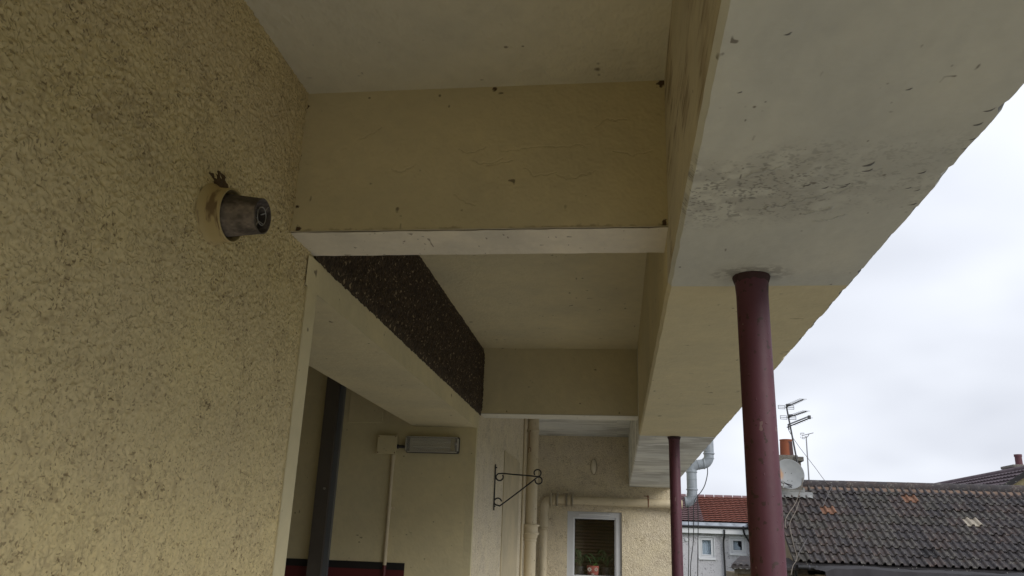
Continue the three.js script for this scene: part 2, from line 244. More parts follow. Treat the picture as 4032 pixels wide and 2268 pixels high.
// cross beams: cracked cream faces, white undersides
function line(list, r, jitter, seed) {                       // polylines in metres -> distance test
  const segs = [];
  for (const pl of list) for (let i = 0; i + 1 < pl.length; i++) { segs.push([...pl[i], ...pl[i + 1]]); }
  let X0 = 9, X1 = -9, Y0 = 9, Y1 = -9; for (const [a, b, c, d] of segs) { X0 = Math.min(X0, a, c); X1 = Math.max(X1, a, c); Y0 = Math.min(Y0, b, d); Y1 = Math.max(Y1, b, d); }
  return (x, y) => { let best = 9; if (x < X0 - 0.03 || x > X1 + 0.03 || y < Y0 - 0.03 || y > Y1 + 0.03) return 9; const wx = x + jitter * (fbm(x * 60, y * 60, 3, seed) - 0.5), wy = y + jitter * (fbm(x * 60 + 50, y * 60, 3, seed + 3) - 0.5); for (const [a, b, c, d] of segs) { const ux = c - a, uy = d - b, t = clamp(((wx - a) * ux + (wy - b) * uy) / (ux * ux + uy * uy)), e = Math.hypot(wx - a - ux * t, wy - b - uy * t); if (e < best) best = e; } return best; };
}
const OV = 4032 / 2576;
const beam1px = [[[1320, 425], [1345, 445], [1375, 438], [1400, 432]], [[1400, 440], [1450, 448], [1470, 440], [1495, 428]], [[1142, 490], [1165, 502], [1180, 512], [1197, 518]], [[1150, 372], [1180, 386], [1205, 378], [1222, 372]], [[1262, 379], [1340, 372], [1400, 368], [1480, 366]], [[1190, 405], [1230, 415], [1262, 400]], [[1225, 420], [1262, 410], [1290, 402]], [[985, 425], [1008, 432], [1040, 420]], [[1540, 380], [1590, 388], [1640, 378]], [[1500, 320], [1530, 300], [1580, 300]], [[905, 350], [940, 335], [960, 322]]];
{
  const wx = (x) => XW + 0.002 + x * (XI - XW - 0.004);
  const crack = line(beam1px.map((pl) => pl.map(([x, y]) => { const q = atZ(x * OV, y * OV, B1[0]); return [q.x, q.y]; })), 0.002, 0.018, 5);
  const y0 = YBM - 0.02, y1 = YC + 0.01, x0 = XW - 0.01, x1 = XI + 0.01;
  const spots = [[1243, 224, 0.009], [1664, 210, 0.016], [1672, 560, 0.012], [750, 575, 0.012], [770, 268, 0.012], [757, 392, 0.005], [748, 520, 0.007]].map(([x, y, r]) => { const q = atZ(x * OV, y * OV, B1[0]); return [q.x, q.y, r]; });
  const spotty = (x, y) => { let m = 0; for (const [a, b, r] of spots) { const d = Math.hypot(x - a, (y - b)) + r * 1.1 * (fbm(x * 150, y * 150, 3, 9) - 0.5); m = Math.max(m, sstep(r, r * 0.5, d)); } return m; };
  const edge = (x, y) => { const h = y - YBM; return sstep(0.011, 0.003, h + 0.022 * (fbm(x * 60, y * 60, 4, 14) - 0.5)) * sstep(0.36, 0.60, fbm(x * 22, 4, 4, 16)); };
  const map = colourTex(1024, 512, (u, v) => { const x = mix(x0, x1, u), y = mix(y0, y1, v); let c = paint(CREAM, u * 0.5, v * 0.25, 2, 200); c = mix3(c, [0.20, 0.14, 0.07], sstep(0.0017, 0.0004, crack(x, y)) * 0.24 * sstep(0.35, 0.55, fbm(x * 20, y * 20, 2, 91))); return mix3(mix3(c, [0.14, 0.09, 0.05], edge(x, y) * 0.4), [0.09, 0.055, 0.03], spotty(x, y)); });
  const bmp = greyTex(1024, 512, (u, v) => { const x = mix(x0, x1, u), y = mix(y0, y1, v), d = crack(x, y); const lumps = sstep(0.42, 0.62, fbm(x * 5 + 3, y * 7, 3, 77)); return 0.4 + 0.26 * fbm(x * 36, y * 36, 4, 80) * (0.35 + lumps) + 0.14 * vn(x * 120, y * 120, 82) - 0.16 * sstep(0.004, 0.0005, d) + 0.05 * sstep(0.016, 0.005, d); });
  const g1 = bx(XW - 0.3, XI + 0.02, YBM + 0.003, YC + 0.01, B1[0], B1[1]); { const p = g1.attributes.position, uv = g1.attributes.uv; for (let i = 0; i < p.count; i++) uv.setXY(i, (p.getX(i) - x0) / (x1 - x0), (p.getY(i) - y0) / (y1 - y0)); }
  const beam = obj('cross_beam', g1, std({ map, bumpMap: bmp, bumpScale: 0.006, roughness: 0.85 }), block, 'near cross beam with cracked cream face');
  const under = sheet(200, 12, (u, v) => { const x = mix(XW - 0.02, XI + 0.004, u), z = mix(B1[0] + 0.004, B1[1] - 0.003, v) + (v === 0 ? 0.007 * (fbm(x * 30, 1, 4, 6) - 0.5) : 0); return [x, YBM - 0.004 + 0.003 * (fbm(x * 14, z * 14, 3, 4) - 0.5), z]; }, (u, v, p) => [p[0], p[2]]);
  obj('painted_underside', [under, bx(XW - 0.02, XI + 0.004, YBM, YBM + 0.003, B1[0] + 0.002, B1[1] - 0.002)], std({ map: every(colourTex(1024, 512, (u, v) => { let c = paint([0.73, 0.665, 0.525], u, v, 2, 230, 1.4); const e = fbm(u * 16, v * 8, 4, 240, 8), h = vn(u * 120, v * 60, 242, 256); if (h > 0.9 && e > 0.55) c = mix3(c, [0.2, 0.15, 0.1], 0.7); return c; }), 1.3), bumpMap: bumpPaint, bumpScale: 0.004 }), beam, 'white painted underside of the near beam');
  const beam2 = obj('cross_beam', bx(XW - 0.3, XI + 0.02, YBM + 0.001, YC + 0.01, B2[0], B2[1]), std({ map: bayTex(CREAM, 250), bumpMap: bumpPaint, bumpScale: 0.004 }), block, 'far cross beam with plain cream face');
  obj('painted_underside', bx(XW, XI + 0.002, YBM - 0.004, YBM + 0.001, B2[0] + 0.003, B2[1] - 0.002), M.white, beam2);
}

// edge beam over the columns, in three coats of paint
function edgeBeam(z0, z1, mat, label, uvfn) {
  const n = Math.round((z0 - z1) / 0.012), pos = [], uv = [], idx = [], col = [];
  const prof = (z) => {
    const u = z / S, xo = (0.905 - 0.0045 * (u + 1.6)) * S, c = fbm(z * 14, 1, 4, 7) - 0.5, chip = Math.max(0, fbm(z * 22 + 9, 5, 4, 21) - 0.52), fine = fbm(z * 90, 8, 2, 27) - 0.5;
    const e = 0.008 * c + 0.0035 * fine, b = 0.010 + 0.035 * chip;
    const ii = 0.004 * (fbm(z * 16, 3, 3, 17) - 0.5);
    return [[XI, YC + 0.01], [XI + ii * 0.5, YF + 0.012], [XI + 0.010 + ii, YF], [mix(XI, xo, 0.33), YF + 0.003 * (fbm(z * 5, 2, 3) - 0.5)], [mix(XI, xo, 0.66), YF + 0.003 * (fbm(z * 5, 6, 3) - 0.5)], [xo + e - b * 0.8, YF + 0.002 * fine], [xo + e, YF + b * 0.6 + 0.004], [xo + 0.004 + e * 0.3, YF + 0.05], [xo + 0.004, YC + 0.32], [XI, YC + 0.32]];
  };
  const K = prof(z0).length;
  // strips between successive corners, each with its own vertices so that the arrises stay sharp
  for (let k = 0; k + 1 < K; k++) {
    const base = pos.length / 3;
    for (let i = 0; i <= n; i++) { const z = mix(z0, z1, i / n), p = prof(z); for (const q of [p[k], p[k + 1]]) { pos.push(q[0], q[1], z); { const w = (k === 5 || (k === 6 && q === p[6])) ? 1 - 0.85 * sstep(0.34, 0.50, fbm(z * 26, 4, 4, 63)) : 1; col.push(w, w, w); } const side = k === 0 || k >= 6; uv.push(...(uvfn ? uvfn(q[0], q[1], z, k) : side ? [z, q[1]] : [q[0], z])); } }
    for (let i = 0; i < n; i++) { const a = base + i * 2; idx.push(a, a + 1, a + 3, a, a + 3, a + 2); }
  }
  for (const [z, flip] of [[z0, 0], [z1, 1]]) { const base = pos.length / 3; for (const q of prof(z)) { pos.push(q[0], q[1], z); uv.push(q[0], q[1]); col.push(1, 1, 1); } const t = THREE.ShapeUtils.triangulateShape(prof(z).map(([x, y]) => new THREE.Vector2(x, y)), []); for (const f of t) idx.push(base + f[0], base + f[1], base + f[2]); }
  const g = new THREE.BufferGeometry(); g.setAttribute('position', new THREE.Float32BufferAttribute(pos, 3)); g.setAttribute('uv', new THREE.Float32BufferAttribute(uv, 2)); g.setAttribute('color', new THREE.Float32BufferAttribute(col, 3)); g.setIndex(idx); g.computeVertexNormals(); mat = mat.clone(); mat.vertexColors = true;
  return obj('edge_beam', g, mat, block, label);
}
const PZ1 = -2.165, PZ2 = -5.40;
{
  // near stretch: atlas of the underside (lower half of v) and the inner face (upper half)
  const za = -2.2, zb = -0.7, xa = 0.12, xb = 0.70;
  const mil = (x, z) => { const d = fbm(x * 9, z * 9, 4, 33) - 0.5, t = Math.abs(z + 1.56 - (x - 0.14) * 0.16 + d * 0.12); return sstep(0.23, 0.03, t) * (0.35 + 0.65 * sstep(0.62, 0.25, x)); };
  const chips = [[3900, 435, .014], [3855, 490, .012], [3830, 550, .008], [3420, 650, .018], [3420, 672, .013], [3630, 680, .014], [3610, 750, .010], [3595, 805, .012], [2915, 365, .008], [3105, 135, .008], [3580, 352, .009], [3800, 585, .008], [3325, 735, .012], [3250, 740, .011], [3180, 730, .011], [3340, 725, .008], [3580, 740, .008]].map(([x, y, r]) => { const q = atY(x, y, YF); return [q.x, q.z, r * 0.62]; });
  const chip = (x, z) => { let m = 0; for (const [a, b, r] of chips) { const q = (x - a) * 0.8 + (z - b) * 0.6, w = (z - b) * 0.8 - (x - a) * 0.6, d = Math.hypot(q * 0.8, (w - 8 * q * q / r * 0.05) * 2.6) + r * 0.9 * (fbm(x * 90, z * 90, 3, 19) - 0.5); m = Math.max(m, sstep(r, r * 0.7, d)); } return m; };
  const cr = line([[[0.36, -1.60], [0.42, -1.56], [0.47, -1.53]], [[0.30, -1.63], [0.36, -1.60]], [[0.25, -1.46], [0.31, -1.43]], [[0.40, -1.66], [0.46, -1.62]], [[0.44, -1.70], [0.50, -1.67]]], 0.002, 0.03, 15);
  const colStain = (x, z) => { const d = Math.hypot(x - 0.36, (z + 2.06) * 1.6) + 0.07 * (fbm(x * 22, z * 22, 4, 55) - 0.5); return sstep(0.13, 0.05, d) * sstep(0.38, 0.58, fbm(x * 60, z * 60, 3, 57)); };
  const colr = (u, v) => {
    const z = mix(za, zb, u);
    if (v < 0.5) {
      const x = mix(xa, xb, v * 2); let c = paint([0.60, 0.59, 0.50], u * 0.7, v, 2, 300);
      const m = mil(x, z), g = 0.6 * vn(x * 230, z * 230, 36) + 0.4 * vn(x * 120, z * 120, 39), g2 = vn(x * 60, z * 60, 38);
      c = mix3(c, [0.34, 0.32, 0.27], m * 0.5 * sstep(0.35, 0.6, fbm(x * 26, z * 26, 4, 35)));
      c = mix3(c, [0.11, 0.10, 0.08], m * sstep(0.54, 0.66, g) * sstep(0.3, 0.6, g2) * 0.55);
      c = mix3(c, [0.13, 0.11, 0.085], colStain(x, z) * 0.45);
      c = mix3(c, [0.10, 0.09, 0.08], sstep(0.0022, 0.0006, cr(x, z)) * 0.28);
      return mix3(c, [0.10, 0.095, 0.09], chip(x, z) * 0.9);
    }
    const y = mix(YF - 0.01, YC + 0.01, (v - 0.5) * 2), t = (y - YF) / (YC - YF);
    let c = paint([0.61, 0.555, 0.425], u * 0.7, v, 2, 320);
    const s = fbm(z * 9, y * 90, 4, 44), w = fbm(z * 6, y * 9, 4, 48);
    c = mix3(c, [0.27, 0.185, 0.105], sstep(0.44, 0.70, s * 0.35 + w * 0.65) * 0.5);
    c = mix3(c, [0.09, 0.06, 0.035], sstep(0.60, 0.70, s) * sstep(0.5, 0.62, w) * 0.4);
    return c;
  };
  const bmp = greyTex(1024, 512, (u, v) => { const z = mix(za, zb, u); if (v >= 0.5) return 0.5 + 0.15 * (fbm(z * 30, v * 40, 3, 46) - 0.5); const x = mix(xa, xb, v * 2), m = mil(x, z); return 0.45 + 0.10 * fbm(x * 40, z * 40, 3, 52) + m * 0.34 * (fbm(x * 110, z * 110, 3, 53)) - 0.3 * sstep(0.006, 0.001, cr(x, z)) - 0.25 * chip(x, z) + 0.05 * vn(x * 160, z * 160, 54); });
  const map = colourTex(1536, 768, colr);
  const uvf = (x, y, z, k) => { const u = (z - za) / (zb - za); return k === 0 ? [u, 0.5 + 0.5 * clamp((y - YF + 0.01) / (YC - YF + 0.02), 0.01, 0.99)] : k <= 5 ? [u, 0.5 * clamp((x - xa) / (xb - xa), 0.01, 0.99)] : [u, 0.3 + 0.1 * (y - YF)]; };
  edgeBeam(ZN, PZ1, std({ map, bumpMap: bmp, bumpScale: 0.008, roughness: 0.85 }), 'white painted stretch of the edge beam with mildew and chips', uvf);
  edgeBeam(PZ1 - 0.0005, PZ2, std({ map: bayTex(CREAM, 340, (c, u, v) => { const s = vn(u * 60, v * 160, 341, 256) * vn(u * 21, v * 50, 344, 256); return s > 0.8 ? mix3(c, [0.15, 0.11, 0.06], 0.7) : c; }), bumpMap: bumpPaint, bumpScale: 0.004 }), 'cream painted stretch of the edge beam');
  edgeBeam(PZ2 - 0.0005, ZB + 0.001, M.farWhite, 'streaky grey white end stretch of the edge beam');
}
// steel door frame across the stair
{
  const a = atZ(1302, 1505, JAMB), b = atZ(1365, 1530, JAMB), x0 = -2.905 * S, x1 = -2.728 * S;
  const steel = std({ map: every(colourTex(256, 256, (u, v) => { const k = 0.8 + 0.4 * fbm(u * 6, v * 6, 4, 371, 6); return [0.105 * k, 0.092 * k, 0.078 * k]; }), 0.8), roughness: 0.5, metalness: 0.1 });
  const fr = obj('door_frame', [bx(x0, x1 - 0.03, FLOOR, 1.72 * S, JAMB + 0.001, JAMB + 0.07), bx(x0, x1 - 0.03, FLOOR, 1.72 * S, TRIM1 - 0.07, TRIM1 - 0.001), bx(x0, x1 - 0.03, 1.60 * S, 1.72 * S, JAMB + 0.07, TRIM1 - 0.07)], steel, block, 'dark grey steel door frame inside the stair');
  obj('frame_stop', bx(x1 - 0.03, x1, FLOOR, 1.70 * S, JAMB + 0.001, JAMB + 0.035), std({ color: rgb(0.17, 0.18, 0.19), roughness: 0.4, metalness: 0.3 }), fr);
  obj('bolt', cyl(V(x1 - 0.06, 0.42 * S, JAMB + 0.07), V(x1 - 0.06, 0.42 * S, JAMB + 0.078), 0.008), std({ color: rgb(0.35, 0.33, 0.3), roughness: 0.4, metalness: 0.7 }), fr);
}
// window of the end wall
{
  const fz = ZB - 0.03, win = new THREE.Group(); win.name = 'window'; win.userData.label = 'white plastic window in the end wall'; win.position.set(WX0 - XW, WY0 - FLOOR, fz); block.add(win);
  const g0 = atZ(2263, 2042, ZB), g1 = atZ(2419, 2045, ZB), gx0 = g0.x, gx1 = g1.x, gy1 = g0.y, gy0 = atZ(2266, 2263, ZB).y, t = 0.006;
  const rim = (x0, x1, y0, y1, w, za, zb) => [rbx(x0, x0 + w, y0, y1, za, zb, 0.004), rbx(x1 - w, x1, y0, y1, za, zb, 0.004), rbx(x0 + w, x1 - w, y1 - w, y1, za, zb, 0.004), rbx(x0 + w, x1 - w, y0, y0 + w, za, zb, 0.004)];
  const f = 0.055;
  obj('frame', [rbx(WX0, gx0 - 0.018, WY0, WY1, fz, fz - 0.07), rbx(gx1 + 0.018, WX1, WY0, WY1, fz, fz - 0.07), rbx(gx0 - 0.018, gx1 + 0.018, gy1 + 0.018, WY1, fz, fz - 0.07), rbx(gx0 - 0.018, gx1 + 0.018, gy0 - 0.10, gy0 - 0.018, fz, fz - 0.07), rbx(gx0 - 0.018, gx1 + 0.018, WY0, gy0 - 0.10, fz, fz - 0.07)], M.upvcDirty, win);
  obj('glazing_bead', rim(gx0 - 0.018, gx1 + 0.018, gy0 - 0.018, gy1 + 0.018, 0.016, fz - 0.012, fz - 0.04), M.upvc, win);
  obj('gasket', rim(gx0 - 0.003, gx1 + 0.003, gy0 - 0.003, gy1 + 0.003, 0.008, fz - 0.024, fz - 0.036), M.black, win);
  obj('pane', bx(gx0, gx1, gy0, gy1, fz - 0.030, fz - 0.0335), M.glass, win);
  const va = atZ(2280, 2022, ZB), vb = atZ(2402, 2032, ZB);
  obj('trickle_vent', rbx(va.x, vb.x, vb.y, va.y, fz, fz + 0.018, 0.004), M.upvc, win);
  obj('sill', rbx(WX0 - 0.04, WX1 + 0.04, WY0 - 0.05, WY0, ZB + 0.05, ZB - 0.1, 0.006), M.upvcDirty, win);
  // slatted blind, planter and plants inside
  const bl = thing('slatted_blind', 'dark brown slatted blind hanging behind the window glass', 'blind', V((gx0 + gx1) / 2, gy1 + 0.04, fz - 0.32));
  const slat = std({ color: rgb(0.16, 0.098, 0.07), roughness: 0.5 });
  const sg = new THREE.BoxGeometry(gx1 - gx0 + 0.22, 0.003, 0.04); sg.rotateX(0.45);
  for (let k = 0; k < 21; k++) { const m = new THREE.Mesh(sg, slat); m.name = 'slat'; m.position.set(0, -0.02 - k * 0.040, 0); m.rotation.z = 0.004 * Math.sin(k * 2.1); bl.add(m); }
  obj('head_rail', bx(gx0 - 0.11, gx1 + 0.11, gy1 + 0.03, gy1 + 0.07, fz - 0.34, fz - 0.30), slat, bl);
  const pa = atZ(2307, 2228, ZB), pb = atZ(2359, 2228, ZB), pz = fz - 0.17, px = (pa.x + pb.x) / 2, pw = (pb.x - pa.x) / 2, ph = 0.155, py = pa.y - ph;
  const pot = thing('flower_pot', 'small coral pot with white daisies on the window ledge', 'flower pot', V(px, py, pz));
  const pg = new THREE.CylinderGeometry(pw * 1.30, pw * 1.02, ph, 4, 1); pg.rotateY(Math.PI / 4); pg.translate(px, py + ph / 2, pz);
  obj('pot_body', pg, std({ color: rgb(0.52, 0.135, 0.105), roughness: 0.6 }), pot);
  const flower = (cx, cy, r) => { const l = []; for (let k = 0; k < 8; k++) { const a = k * Math.PI / 4, e = new THREE.SphereGeometry(1, 8, 6); e.scale(r * 0.42, r * 0.17, 0.003); e.translate(r * 0.62, 0, 0); e.rotateZ(a); e.translate(cx, cy, pz + pw * (0.80 + 0.10 * ((cy - py) / ph))); l.push(e); } return l; };
  for (const [x, y, r] of [[-0.5, 0.72, 0.03], [0.52, 0.74, 0.026], [0.0, 0.3, 0.024]]) obj('daisy_print', flower(px + x * pw, py + y * ph, r), std({ color: rgb(0.75, 0.68, 0.6) }), pot);
  obj('ledge', bx(gx0 - 0.4, gx1 + 0.02, py - 0.03, py, fz - 0.075, ZB - 0.5), std({ color: rgb(0.25, 0.24, 0.22) }), win);
  const leafM = std({ color: rgb(0.035, 0.10, 0.03), roughness: 0.5 }), leafP = std({ color: rgb(0.12, 0.28, 0.05), roughness: 0.5 });
  const leaves = (c, n, len, w, sp, seed, up = 0.6) => { const r = rng(seed), l = []; for (let k = 0; k < n; k++) { const a = r() * 6.28, q = len * (0.5 + r() * 0.6), t = up + r() * 0.7, h = sheet(2, 6, (u, v) => { const b = v * v * 0.7, d = Math.sin(Math.min(1, v * 1.05) * Math.PI) * w * (u - 0.5), R = q * v * Math.cos(t - b), Y = q * v * Math.sin(t - b * 1.4); return [c.x + Math.cos(a) * R * sp - Math.sin(a) * d, c.y + Y, c.z + Math.sin(a) * R * sp * 0.5 + Math.cos(a) * d]; }); l.push(h); } return l; };
  obj('seedling', leaves(V(px + 0.03, py + ph, pz), 16, 0.07, 0.03, 1, 5), leafP, pot);
  const hp = (name, label, x, z, n, len, w, seed) => { const t = thing(name, label, 'house plant', V(x, py, z)); obj('foliage', leaves(V(x, py + 0.14, z), n, len, w, 0.8, seed, 0.8), leafM, t); obj('pot', lathe([[0.0, 0], [0.05, 0], [0.065, 0.14], [0.058, 0.14], [0.05, 0.1], [0, 0.1]], V(x, py, z)), M.metalDark, t); };
  hp('house_plant', 'leafy dark green house plant on the ledge left of the coral pot', gx0 + 0.06, fz - 0.20, 16, 0.42, 0.05, 8);
  hp('house_plant', 'broad spiky dark house plant on the ledge right of the coral pot', gx1 - 0.10, fz - 0.22, 22, 0.48, 0.06, 12);
}

// ---------------------------------------------------------------- red columns
{
  const red = std({ map: every(colourTex(512, 512, (u, v) => { const a = fbm(u * 6, v * 6, 4, 401, 6) - 0.5, s = vn(u * 70, v * 70, 404, 70) * vn(u * 13, v * 13, 405, 13), k = 1 + a * 0.3; let c = [0.098 * k, 0.029 * k, 0.043 * k]; if (s > 0.80) c = [0.17, 0.105, 0.10]; if (fbm(u * 40, v * 40, 3, 407, 40) > 0.77) c = [0.05, 0.02, 0.018]; return c; }), 0.6), bumpMap: every(greyTex(512, 512, (u, v) => 0.4 + 0.25 * fbm(u * 20, v * 20, 3, 411, 20) + 0.35 * sstep(0.93, 0.99, vn(u * 60, v * 60, 413, 60))), 0.5), bumpScale: 0.003, roughness: 0.58 });
  const col = (top, r0, r1, label) => {
    const t = thing('support_column', label, 'column', V(top.x, FLOOR, top.z), 'red steel columns under the edge beam');
    const base = V(top.x, FLOOR, top.z), n = 40, prof = []; const H = YF - FLOOR;
    for (let i = 0; i <= n; i++) { const v = i / n; prof.push([mix(r1, r0, v) + (v > 0.985 ? 0.004 * (v - 0.985) / 0.015 : 0), v * (H + 0.004)]); }
    const g = new THREE.LatheGeometry(prof.map(([r, y]) => new THREE.Vector2(r, y)), 40); const u = g.attributes.uv; for (let i = 0; i < u.count; i++) u.setXY(i, u.getX(i) * 0.28, u.getY(i) * H); g.translate(base.x, base.y, base.z);
    obj('shaft', g, red, t);
    const rag = lathe([[r0 + 0.001, -0.022], [r0 + 0.005, -0.012], [r0 + 0.008, -0.002], [r0 + 0.006, 0.002]], V(top.x, YF, top.z), V(0, 1, 0), 60); { const p = rag.attributes.position; for (let i = 0; i < p.count; i++) { const a = Math.atan2(p.getZ(i) - top.z, p.getX(i) - top.x), k = 0.010 * (fbm(a * 6 + 20, 2, 4, 3) - 0.5); p.setY(i, Math.min(YF + 0.003, p.getY(i) + k)); } rag.computeVertexNormals(); }
    obj('paint_collar', rag, std({ color: rgb(0.05, 0.022, 0.022), roughness: 0.8 }), t);
    obj('base_plate', [rbx(top.x - 0.09, top.x + 0.09, FLOOR, FLOOR + 0.012, top.z - 0.09, top.z + 0.09, 0.003)], red, t);
    return t;
  };
  const c1 = atY(2958, 1092, YF), c2 = atY(2654, 1722, YF);
  col(V(0.5143 * S, 0, -2.98 * S), 0.0415, 0.0425, 'stout dark red steel column on the cream paint line of the beam');
  col(V(0.538 * S, 0, -7.757 * S), 0.036, 0.037, 'slimmer looking dark red column beside the grey drain bends');
}

// ---------------------------------------------------------------- flue terminal on the near wall
{
  const z0 = -2.352 * S, y0 = 1.024 * S, ax = V(1, -0.045, 0.012).normalize(), o = V(XW, y0, z0);
  const t = thing('flue_terminal', 'sooty round boiler flue sticking out of the harled wall', 'flue', o);
  const collarTex = every(colourTex(256, 256, (u, v) => { const a = fbm(u * 6, v * 6, 4, 421, 6), b = fbm(u * 24, v * 24, 3, 425, 24); return mix3([0.56, 0.44, 0.21], [0.17, 0.10, 0.045], sstep(0.52, 0.7, a * 0.7 + b * 0.3) * 0.8); }), 0.4, 0.3);
  const grimeTex = every(colourTex(256, 256, (u, v) => { const a = fbm(u * 8, v * 4, 4, 431, 8), b = vn(u * 60, v * 40, 433, 60); return mix3([0.095, 0.078, 0.064], [0.26, 0.215, 0.175], sstep(0.35, 0.7, a)).map((c) => c * (0.7 + 0.5 * b)); }), 0.4, 0.3);
  obj('collar', lathe([[0.076, 0.0], [0.069, 0.008], [0.066, 0.02], [0.0645, 0.044], [0.0645, 0.052], [0.061, 0.052], [0.060, 0.046], [0.056, 0.006]], o, ax, 40), std({ map: collarTex, roughness: 0.7 }), t);
  const e = o.clone().addScaledVector(ax, 0.0);
  obj('terminal_tube', lathe([[0.053, 0.004], [0.0515, 0.04], [0.047, 0.08], [0.0425, 0.124], [0.0425, 0.128], [0.0395, 0.128], [0.0395, 0.096]], o, ax, 40), std({ map: grimeTex, roughness: 0.8 }), t);
  obj('inner_duct', lathe([[0.0393, 0.096], [0.024, 0.098], [0.021, 0.095], [0.021, 0.03], [0, 0.03]], o, ax, 32), std({ map: grimeTex, roughness: 0.8 }), t);
  // wire guard
  const q = new THREE.Quaternion().setFromUnitVectors(V(0, 1, 0), ax), at = (a, r, h) => V(Math.cos(a) * r, h, Math.sin(a) * r).applyQuaternion(q).add(o);
  const ring = []; for (let k = 0; k <= 24; k++) ring.push(at(k / 24 * 6.2832, 0.0215, 0.125));
  obj('wire_guard', [tube(ring, 0.0011, 60, 6), cyl(at(0.6, 0.0215, 0.125), at(0.6, 0.041, 0.126), 0.0011), cyl(at(3.74, 0.0215, 0.125), at(3.74, 0.041, 0.126), 0.0011), ...[0.9, 2.3, 4.0, 5.5].map((a) => cyl(at(a, 0.0215, 0.125), at(a + 0.1, 0.013, 0.116), 0.0012))], std({ color: rgb(0.42, 0.40, 0.36), roughness: 0.4, metalness: 0.6 }), t);
  // soot stuck on the harling above the collar
  const soot = sheet(60, 40, (u, v) => { const z = z0 + (u - 0.62) * 0.16, y = y0 + 0.040 + v * 0.085, h = 0.0058 * lump(z, y); const m = Math.hypot((u - 0.5) * 2, (v - 0.35) * 1.6) + 0.8 * (fbm(u * 7, v * 7, 3, 4) - 0.5); return [XW - 0.004 + h + (m < 0.70 ? 0.0010 : -0.012), y, z]; }, (u, v, p) => [p[2], p[1]]);
  obj('soot_mark', soot, std({ color: rgb(0.105, 0.066, 0.032), roughness: 1 }), t);
}

